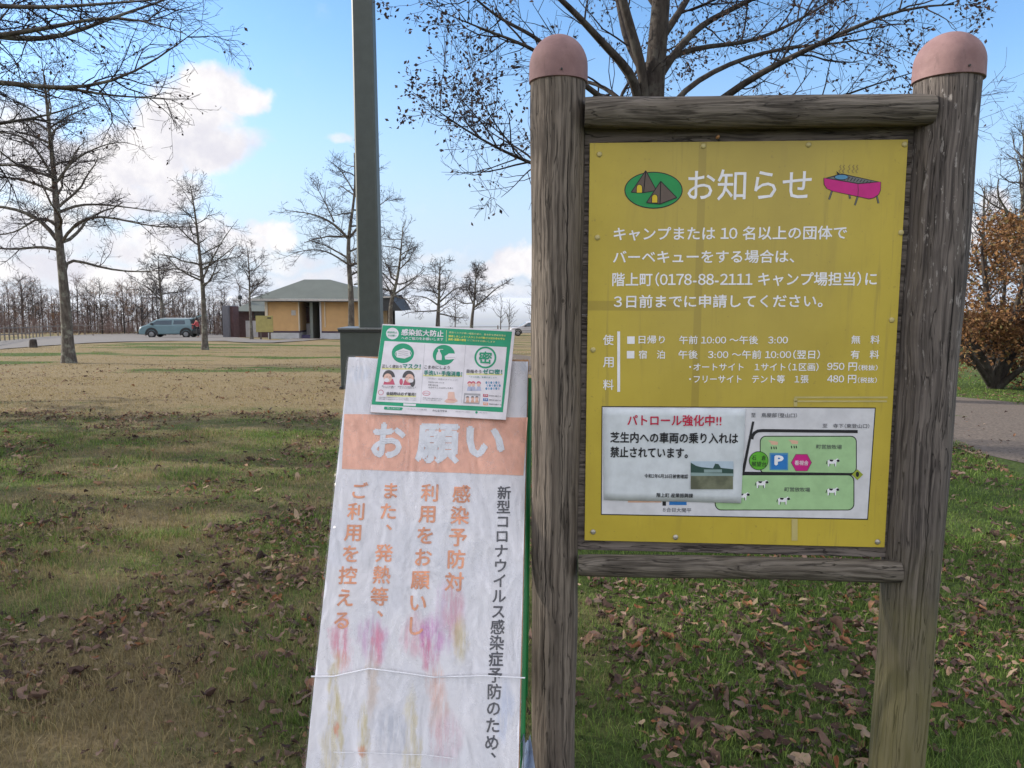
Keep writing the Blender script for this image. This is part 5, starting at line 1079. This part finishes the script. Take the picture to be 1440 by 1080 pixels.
# ------------------------------------------------------------------ fences
M['fencewood'] = simple('grey fence logs', (.16, .14, .125), .85, .25, 5)
def fence(name, label, pts, step, hgt_, rails, r, thick=.05):
    pts = [np.array(p) for p in pts]; F_ = thing(name, (pts[0][0], pts[0][1], float(gz(pts[0][0], pts[0][1]))), label, 'fence'); tops = []
    for a, b in zip(pts[:-1], pts[1:]):
        n = max(1, int(np.linalg.norm((b - a)[:2]) / step))
        for i in range(n):
            q = a + (b - a) * i / n; z = float(gz(q[0], q[1])); tops.append((q[0], q[1], z)); m_ = MB(); m_.tube([(q[0], q[1], z - .2), (q[0], q[1], z + hgt_)], [r, r * .92], 8); m_.build('post', M['fencewood'], F_)
    for h_ in rails:
        m_ = MB(); m_.tube([(x, y, z + h_) for x, y, z in tops], thick, 6); m_.build('rail', M['fencewood'], F_)
fence('log_fence', 'grey log fence with two rails along the far left side of the parking lot', [gp(-70, 492), gp(0, 480.5), gp(60, 474), gp(120, 470.5), gp(175, 469.2)], 1.45, 1.1, (.45, .9), .055, .04)
fence('post_fence', 'low dark post fence along the hill edge at the far side of the lawn', [P(585, 468, 76), P(640, 468, 77), P(700, 468, 78), P(760, 468, 79), P(900, 468, 80)], 2.4, 1.1, (.55, .95), .07, .03)

# ------------------------------------------------------------------ cars
M['carpaint'] = simple('grey blue car paint', (.125, .205, .235), .3, .04, 2, .5); M['carsilver'] = simple('pale silver car paint', (.50, .50, .53), .3, .04, 2, .5); M['cartrim'] = simple('black car plastic', (.018, .019, .021), .55, .1, 4); M['carglass'] = simple('car window glass', (.025, .05, .07), .06, .1, 2, .7)
M['rubber'] = simple('tyre rubber', (.016, .016, .017), .85); M['rim'] = simple('grey wheel rim', (.22, .22, .23), .35, .1, 5, .5, .6); M['headlamp'] = simple('clear headlight', (.75, .78, .8), .15, .05, 5, .6); M['roofpale'] = simple('pale roof paint', (.42, .48, .50), .3); M['lampred'] = simple('red tail light', (.35, .015, .012), .3)
def car(name, label, loc, rz, Lc, prof, cab, hw, chw, paint, roofm, glassx, wheelx, wr_, gate=False, arch=.13):
    """nose towards -x; prof / cab are side outlines (x, z)"""
    C_ = thing(name, loc, label, 'car'); o = np.array(loc, float); c_, s_ = math.cos(rz), math.sin(rz)
    def fr(x, z, y): return (o[0] + x * c_ - y * s_, o[1] + x * s_ + y * c_, o[2] + z)
    def bxf(x, y, z): return fr(x, z, y)
    m_ = MB(); m_.prism(prof, -hw, hw, fr); body = m_.build('body', paint, C_, bevel=.07, smooth=True)
    # cabin narrowing to the roof
    n = len(cab); zmin = min(p[1] for p in cab); zmax = max(p[1] for p in cab)
    def hwz(z): return hw * .985 + (chw - hw * .985) * (z - zmin) / (zmax - zmin)
    m_ = MB(); m_.add([fr(x, z, -hwz(z)) for x, z in cab] + [fr(x, z, hwz(z)) for x, z in cab], [list(range(n)), list(range(2*n-1, n-1, -1))] + [(i, n+i, n+(i+1) % n, (i+1) % n) for i in range(n)]); cb = m_.build('cabin', paint, C_, bevel=.05, smooth=True)
    xs = [p[0] for p in cab if p[1] > zmax - .06]; m_ = MB(); m_.box((min(xs) + .05, -chw + .05, zmax + .002), (max(xs) - .03, chw - .05, zmax + .045), fr=bxf); m_.build('roof_panel', roofm, cb, bevel=.02)
    for sd in (-1, 1):
        for q in glassx:
            m_ = MB(); qq = q if sd < 0 else q[::-1]; m_.add([fr(x, z, sd * (hwz(z) + .012)) for x, z in qq] + [fr(x, z, sd * (hwz(z) - .02)) for x, z in qq], [list(range(len(qq))), list(range(2*len(qq)-1, len(qq)-1, -1))] + [(i, len(qq)+i, len(qq)+(i+1) % len(qq), (i+1) % len(qq)) for i in range(len(qq))]); m_.build('window', M['carglass'], cb)
        for wx in wheelx:
            m_ = MB(); m_.lathe([(wr_ * .9, -.11), (wr_, -.09), (wr_, .09), (wr_ * .9, .11)], (0, 0, 0), 'y', 24, fr=lambda x, y, z: fr(wx + x, wr_ + z, sd * (hw - .06) + y)); ty = m_.build('wheel', M['rubber'], C_, smooth=True)
            m_ = MB(); m_.lathe([(wr_ * .62, -.012), (wr_ * .60, .012), (wr_ * .2, .02), (.01, .022)], (0, 0, 0), 'y', 18, fr=lambda x, y, z: fr(wx + x, wr_ + z, sd * (hw + .053 + y))); m_.build('rim', M['rim'], ty)
            m_ = MB(); a_ = [(wx + (wr_ + arch) * math.cos(R(t_)), wr_ + .03 + (wr_ + arch) * math.sin(R(t_))) for t_ in range(-15, 196, 15)]; b_ = [(wx + (wr_ + .02) * math.cos(R(t_)), wr_ + .03 + (wr_ + .02) * math.sin(R(t_))) for t_ in range(-15, 196, 15)]
            m_.prism(a_ + b_[::-1], sd * (hw - .1), sd * (hw + .04), fr); m_.build('wheel_arch', M['cartrim'], C_)
        m_ = MB(); x0 = min(p[0] for p in prof); m_.box((x0 + .02, sd * hw * .58 - .19, .72), (x0 + .16, sd * hw * .58 + .19, .94), fr=bxf); m_.build('headlight', M['headlamp'], C_, bevel=.03)
        x1 = max(p[0] for p in prof); m_ = MB(); m_.box((x1 - .06, sd * hw * .82 - .10, .80), (x1 + .02, sd * hw * .82 + .10, 1.02), fr=bxf); m_.build('tail_light', M['lampred'], C_)
        m_ = MB(); mxx = cab[0][0] + .55; m_.box((mxx, sd * (hw + .02), zmin + .05), (mxx + .14, sd * (hw + .2), zmin + .22), fr=bxf); m_.build('mirror', M['cartrim'], C_, bevel=.03)
    m_ = MB(); m_.box((x0 - .06, -hw * .95, .32), (x0 + .18, hw * .95, .56), fr=bxf); m_.build('bumper', M['cartrim'], C_, bevel=.04); m_ = MB(); m_.box((x1 - .18, -hw * .95, .34), (x1 + .07, hw * .95, .66), fr=bxf); m_.build('bumper', M['cartrim'], C_, bevel=.04)
    # windscreen
    f0, f1 = cab[0], cab[1]; t0, t1 = .12, .92; A = (f0[0] + (f1[0]-f0[0])*t0, f0[1] + (f1[1]-f0[1])*t0); Bq = (f0[0] + (f1[0]-f0[0])*t1, f0[1] + (f1[1]-f0[1])*t1); m_ = MB()
    m_.add([fr(A[0] - .012, A[1] + .012, -hwz(A[1]) + .1), fr(A[0] - .012, A[1] + .012, hwz(A[1]) - .1), fr(Bq[0] - .012, Bq[1] + .012, hwz(Bq[1]) - .1), fr(Bq[0] - .012, Bq[1] + .012, -hwz(Bq[1]) + .1)], [(0, 1, 2, 3)]); m_.build('windscreen', M['carglass'], cb)
    if gate:
        xg = max(xs); m_ = MB(); m_.prism([(xg - .02, zmax - .02), (xg + .95, zmax + .33), (xg + 1.05, zmax + .27), (xg + .98, zmax + .24), (xg + .02, zmax - .10)], -chw + .03, chw - .03, fr); m_.build('raised_tailgate', paint, C_, bevel=.02)
        m_ = MB(); m_.box((x1 - .02, -hw * .8, .68), (x1 + .012, hw * .8, zmax - .12), fr=bxf); m_.build('boot_opening', M['dark'], C_)
    return C_
gc = gp(239, 474.6); carz = gc.copy()
prof = [(-2.22, .34), (-2.26, .62), (-2.17, .84), (-1.98, .98), (-1.66, 1.09), (2.18, 1.09), (2.22, .9), (2.22, .42), (2.1, .34), (-2.1, .28)]
cab = [(-1.72, 1.05), (-.86, 1.52), (-.55, 1.60), (1.75, 1.62), (2.0, 1.57), (2.16, 1.05)]
scl = 1.0
car('parked_car', 'boxy grey-blue car with black wheel arches and raised tailgate in the lot', carz, R(2), 4.5, prof, cab, .88, .70, M['carpaint'], M['roofpale'], [[(-1.25, 1.13), (-.72, 1.46), (.52, 1.50), (.52, 1.13)], [(.66, 1.16), (.70, 1.50), (1.58, 1.50), (1.66, 1.18)]], (-1.16, 1.72), .325, gate=True, arch=.21)
gw = P(745, 466, 80); gw[2] = float(gz(gw[0], gw[1]))
prof = [(-2.05, .30), (-2.1, .62), (-1.9, .86), (-1.1, .95), (1.9, .98), (2.05, .7), (2.02, .32)]; cab = [(-1.15, .92), (-.35, 1.42), (.2, 1.48), (1.25, 1.45), (1.95, .95)]
car('parked_car', 'pale silver car partly hidden behind the left post of the notice board', gw, R(4), 4.1, prof, cab, .84, .62, M['carsilver'], M['carsilver'], [[(-.75, 1.0), (-.2, 1.38), (.35, 1.41), (.35, 1.0)], [(.45, 1.0), (.45, 1.41), (1.15, 1.38), (1.6, 1.02)]], (-1.3, 1.3), .31)

# ------------------------------------------------------------------ person at the tailgate
M['skin'] = simple('skin', (.52, .32, .24), .6); M['hair'] = simple('black hair', (.015, .012, .012), .6); M['jacket'] = simple('dark red jacket', (.36, .05, .06), .8, .2, 9); M['trousers'] = simple('black trousers', (.018, .018, .022), .8)
def skin_body(name, verts, edges, rad, mat, parent, sub=2):
    me = bpy.data.meshes.new(name); o0 = WL[parent]; me.from_pydata([tuple(np.array(v) - o0) for v in verts], edges, []); o = bpy.data.objects.new(name, me); COL.objects.link(o); o.parent = parent; WL[o] = o0
    md = o.modifiers.new('skin', 'SKIN'); 
    for i, r_ in enumerate(rad): me.skin_vertices[0].data[i].radius = (r_ if isinstance(r_, tuple) else (r_, r_))
    me.skin_vertices[0].data[0].use_root = True
    sb = o.modifiers.new('sub', 'SUBSURF'); sb.levels = sub; sb.render_levels = sub
    me.materials.append(mat); return o
gq = gp(278.0, 474.8); PE = thing('person', gq, 'person in dark red jacket and black trousers reaching into the open tailgate', 'person')
def pv(x, y, z): return (gq[0] + x, gq[1] + y, gq[2] + z)     # -x looks towards the car
bodyv = [pv(.02,0,.88), pv(0,0,1.08), pv(-.03,0,1.30), pv(-.05,0,1.40), pv(-.08,0,1.52), pv(-.085,0,1.62), pv(-.02,.09,.84), pv(-.05,.10,.45), pv(.02,.10,.08), pv(-.14,.11,.03), pv(.03,-.09,.84), pv(.05,-.10,.46), pv(.14,-.10,.09), pv(.0,-.11,.03),
         pv(-.04,.17,1.33), pv(-.14,.21,1.10), pv(-.36,.16,1.06), pv(-.44,.15,1.07), pv(-.04,-.17,1.33), pv(-.12,-.21,1.09), pv(-.34,-.16,1.12), pv(-.42,-.15,1.14)]
E1 = [(0,1),(1,2),(2,3),(3,4),(4,5),(0,6),(6,7),(7,8),(8,9),(0,10),(10,11),(11,12),(12,13),(2,14),(14,15),(15,16),(16,17),(2,18),(18,19),(19,20),(20,21)]
rad = [(.14,.11),(.13,.10),(.15,.11),.055,.095,.085,.08,.058,.042,.035,.08,.058,.042,.035,.055,.045,.036,.04,.055,.045,.036,.04]
bdy = skin_body('body', bodyv, E1, rad, M['skin'], PE)
sel = [0,1,2,14,15,16,18,19,20]; mp_ = {k: i for i, k in enumerate(sel)}
skin_body('jacket', [bodyv[k] for k in sel], [(mp_[a], mp_[b]) for a, b in E1 if a in mp_ and b in mp_], [(.18,.15),(.17,.14),(.18,.14),.08,.068,.055,.08,.068,.055], M['jacket'], bdy)
sel = [0,6,7,8,10,11,12]; mp2 = {k: i for i, k in enumerate(sel)}
skin_body('trousers', [bodyv[k] for k in sel], [(mp2[a], mp2[b]) for a, b in E1 if a in mp2 and b in mp2], [(.15,.12),.10,.078,.062,.10,.078,.062], M['trousers'], bdy)
m_ = MB(); m_.lathe([(.06, -.14), (.105, -.10), (.118, .0), (.10, .07), (.05, .115), (.005, .125)], (0, 0, 0), n=16, fr=lambda x, y, z: pv(-.055 + x, y, 1.60 + z)); m_.build('hair', M['hair'], bdy, smooth=True)
for sd in (-1, 1): m_ = MB(); m_.lathe([(.03, -.05), (.05, -.03), (.05, .06), (.03, .09)], (0, 0, 0), 'x', 10, fr=lambda x, y, z: pv((-.07 if sd > 0 else .06) + x, .105 * sd + y * .8, .045 + z * .9)); m_.build('shoe', M['lampblack'], bdy, smooth=True)

# ------------------------------------------------------------------ grass and fallen leaves
rs = np.random.RandomState(77)
def vnoise(x, y, sc, seed):                    # smooth value noise for clumps
    r_ = np.random.RandomState(seed); T_ = r_.rand(64, 64); x = x / sc; y = y / sc; xi = np.floor(x).astype(int); yi = np.floor(y).astype(int); fx = x - xi; fy = y - yi; fx = fx*fx*(3-2*fx); fy = fy*fy*(3-2*fy)
    g = lambda a, b: T_[a % 64, b % 64]
    return (g(xi, yi)*(1-fx) + g(xi+1, yi)*fx)*(1-fy) + (g(xi, yi+1)*(1-fx) + g(xi+1, yi+1)*fx)*fy
def scatter(n, y0, y1, power=1.0, margin=.4):
    u = rs.rand(n); y = y0 + (y1 - y0) * u ** power; hw_ = .70 * y + margin; x = rs.uniform(-1, 1, n) * hw_; return x, y
RD = []                                        # keep the road free of grass: centre line test
def on_road(x, y):
    ra = np.array([(30, 5.4), (16, 9.0)] + [tuple(gp(a, b)[:2]) for a, b in ((1440, 572), (1400, 563), (1345, 557))] + [(5.2, 19), (2.0, 27)]); rb = np.array([(28, 1.5), (11, 5.0)] + [tuple(gp(a, b)[:2]) for a, b in ((1440, 672), (1400, 648), (1345, 620))] + [(2.7, 12.5), (1.2, 18)])
    pg = np.concatenate([ra, rb[::-1]]); ins = np.zeros(len(x), bool); j = len(pg) - 1
    for i in range(len(pg)):
        c = ((pg[i,1] > y) != (pg[j,1] > y)) & (x < (pg[j,0]-pg[i,0]) * (y - pg[i,1]) / (pg[j,1]-pg[i,1] + 1e-12) + pg[i,0]); ins ^= c; j = i
    return ins
def grass_mat():
    m, n, b, o = new_mat('lawn grass')
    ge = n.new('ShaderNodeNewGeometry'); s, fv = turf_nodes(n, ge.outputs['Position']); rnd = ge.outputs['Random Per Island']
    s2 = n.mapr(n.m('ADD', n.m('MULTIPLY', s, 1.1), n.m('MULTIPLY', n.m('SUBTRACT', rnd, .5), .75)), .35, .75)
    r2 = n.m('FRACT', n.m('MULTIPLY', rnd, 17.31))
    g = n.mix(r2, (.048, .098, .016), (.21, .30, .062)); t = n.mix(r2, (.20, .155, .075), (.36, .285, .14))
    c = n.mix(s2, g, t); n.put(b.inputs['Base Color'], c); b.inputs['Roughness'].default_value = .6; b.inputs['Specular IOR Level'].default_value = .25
    tl = n.new('ShaderNodeBsdfTranslucent'); n.put(tl.inputs[0], c); mx = n.new('ShaderNodeMixShader'); mx.inputs[0].default_value = .3; n.l.new(b.outputs[0], mx.inputs[1]); n.l.new(tl.outputs[0], mx.inputs[2]); n.l.new(mx.outputs[0], o.inputs[0])
    return m
M['grass'] = grass_mat()
def blades(sets):
    Vs, Fs, k = [], [], 0
    for n, y0, y1, pw, hm, wd in sets:
        x, y = scatter(n, y0, y1, pw); keep = ~on_road(x, y) & (rs.rand(n) < .35 + .9 * vnoise(x, y, .35, 5)); x, y = x[keep], y[keep]; n = len(x); z = gz(x, y) - .004
        tall = (.55 + .9 * vnoise(x, y, .5, 9)) * rs.uniform(.5, 1.25, n) * hm; a = rs.uniform(0, 2*np.pi, n); lean = rs.uniform(.1, 1.0, n) * tall; wv = wd * rs.uniform(.6, 1.3, n); b = a + np.pi/2 + rs.normal(size=n) * .4
        dx, dy = np.cos(a), np.sin(a); wx, wy = np.cos(b) * wv, np.sin(b) * wv
        p0 = np.stack([x - wx, y - wy, z], 1); p1 = np.stack([x + wx, y + wy, z], 1); mx_, my_ = x + dx * lean * .35, y + dy * lean * .35
        p2 = np.stack([mx_ + wx * .7, my_ + wy * .7, z + tall * .6], 1); p3 = np.stack([mx_ - wx * .7, my_ - wy * .7, z + tall * .6], 1); tx, ty = x + dx * lean, y + dy * lean
        p4 = np.stack([tx + wx * .08, ty + wy * .08, z + tall * .92], 1); p5 = np.stack([tx - wx * .08, ty - wy * .08, z + tall * .92], 1)
        Vs.append(np.stack([p0, p1, p2, p3, p4, p5], 1).reshape(-1, 3)); i = np.arange(n) * 6 + k; Fs.append(np.stack([np.stack([i, i+1, i+2, i+3], 1), np.stack([i+3, i+2, i+4, i+5], 1)], 1).reshape(-1, 4)); k += n * 6
    return np.concatenate(Vs), np.concatenate(Fs)
V, Fq = blades([(150000, 1.5, 5.2, .8, .044, .0016), (130000, 5, 10, .9, .042, .0028), (80000, 9.5, 20, .9, .036, .005), (50000, 19, 45, .8, .032, .012)])
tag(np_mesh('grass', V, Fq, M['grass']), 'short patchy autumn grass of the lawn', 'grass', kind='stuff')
M['litter'] = leaf_mat('fallen leaves', [(0, (.040, .025, .020)), (.26, (.085, .050, .038)), (.46, (.165, .105, .078)), (.6, (.235, .16, .125)), (.74, (.22, .085, .035)), (.86, (.34, .25, .17)), (1, (.045, .032, .030))], .8)
_o = np.array([(0, -.52), (.10, -.40), (.20, -.26), (.25, -.08), (.255, .10), (.21, .26), (.12, .40), (0, .52)])
lx = np.concatenate([_o, np.array([(-a * .94, b) for a, b in _o[1:-1][::-1]])]); nl = len(lx)
cen = np.array([(0, b) for b in (-.28, -.05, .14, .33)])
def litter(sets):
    Vs, Fs, k = [], [], 0
    tri = []
    # spine points nl..nl+3, fan the outline onto the spine
    right = list(range(0, 8)); left = [0] + list(range(nl - 1, 6, -1))
    sp_ = [0, nl, nl + 1, nl + 1, nl + 2, nl + 2, nl + 3, 7]
    for side, fl in ((right, 0), (left, 1)):
        for a in range(7):
            q = (side[a], side[a+1], sp_[a+1], sp_[a]); tri.append(q if not fl else q[::-1])
    tri = np.array(tri)
    for n, y0, y1, pw, sz, bias in sets:
        x, y = scatter(n, y0, y1, pw, .2); cl = vnoise(x, y, .8, 21) * .6 + vnoise(x, y, .28, 22) * .4
        side_ = np.clip((x + .5) / 1.0, 0, 1) * np.clip((17 - y) / 6, 0, 1); nearb = np.clip((x + 2.2) / 2.0, 0, 1); pr = np.where(True, .56 + .12 * nearb + .62 * side_, 0) * np.clip((cl - .36) * 4.2, .04, 1.9)
        if bias: pr = np.clip((cl - .30) * 2.6, .06, 1.0) * (1.0 - .35 * side_)
        keep = (rs.rand(n) < pr); keep &= ~on_road(x, y) | (rs.rand(n) < .06); x, y = x[keep], y[keep]; n = len(x); z = gz(x, y) + rs.uniform(.006, .032, n)
        P0 = np.concatenate([lx, cen]); S_ = sz * np.clip(np.exp(rs.normal(size=n) * .36) * .66, .25, 1.45); wdt = rs.uniform(.65, 1.25, n); curl = rs.uniform(.2, 2.0, n); cup = rs.normal(size=n) * .9; jit = 1 + rs.normal(size=(n, len(P0))) * .10
        px_ = P0[None, :, 0] * wdt[:, None] * jit; py_ = P0[None, :, 1] * np.ones((n, 1)) + .07 * np.sin(px_ * 9 + cup[:, None] * 3)
        pz_ = curl[:, None] * (px_ ** 2) * 2.2 + cup[:, None] * (py_ ** 2) * .55 + rs.normal(size=(n, len(P0))) * .05; px_ = px_ * (1 - .35 * np.clip(curl[:, None] * .55, 0, 1.5))
        L_ = np.stack([px_, py_, pz_], -1) * S_[:, None, None]; a = rs.uniform(0, 2*np.pi, n); tx = rs.normal(size=n) * .30; fl = np.where(rs.rand(n) < .4, np.pi, 0) + rs.normal(size=n) * .30
        ca, sa = np.cos(a), np.sin(a); c1, s1 = np.cos(tx), np.sin(tx); c2, s2 = np.cos(fl), np.sin(fl); I = np.zeros(n); O = np.ones(n)
        Rx = np.stack([np.stack([O, I, I], -1), np.stack([I, c1, -s1], -1), np.stack([I, s1, c1], -1)], 1); Ry = np.stack([np.stack([c2, I, s2], -1), np.stack([I, O, I], -1), np.stack([-s2, I, c2], -1)], 1); Rz = np.stack([np.stack([ca, -sa, I], -1), np.stack([sa, ca, I], -1), np.stack([I, I, O], -1)], 1)
        W_ = np.einsum('nij,nkj->nki', Rz @ Rx @ Ry, L_); W_[..., 2] -= np.minimum(0, W_[..., 2].min(1) + .02)[:, None]; W_ += np.stack([x, y, z], -1)[:, None, :]
        Vs.append(W_.reshape(-1, 3)); Fs.append((tri[None] + (np.arange(n) * len(P0))[:, None, None] + k).reshape(-1, 4)); k += n * len(P0)
    return np.concatenate(Vs), np.concatenate(Fs)
V, Fq = litter([(11500, 1.5, 5.5, .85, .066, 0), (20000, 5, 12, .85, .070, 0), (16000, 11, 26, .8, .075, 0), (13000, 1.5, 12, .9, .045, 1)])
tag(np_mesh('fallen_leaves', V, Fq, M['litter'], smooth=True), 'curled brown and rust fallen leaves scattered over the lawn', 'leaf litter', kind='stuff')

# ------------------------------------------------------------------ haze over the plain and sea below the hill
if HAZE:
    m = bpy.data.materials.new('haze air'); m.use_nodes = True; n = NT(m.node_tree); n.n.clear()
    pv_ = n.new('ShaderNodeVolumePrincipled'); pv_.inputs['Color'].default_value = (.92, .95, 1, 1); pv_.inputs['Density'].default_value = HAZE; pv_.inputs['Anisotropy'].default_value = .2
    o_ = n.new('ShaderNodeOutputMaterial'); n.l.new(pv_.outputs[0], o_.inputs['Volume'])
    m_ = MB(); m_.box((-61000, -61000, -470), (61000, 61000, 16)); tag(m_.build('haze', m), 'pale blue air over the plain below the hill', 'haze', kind='stuff')
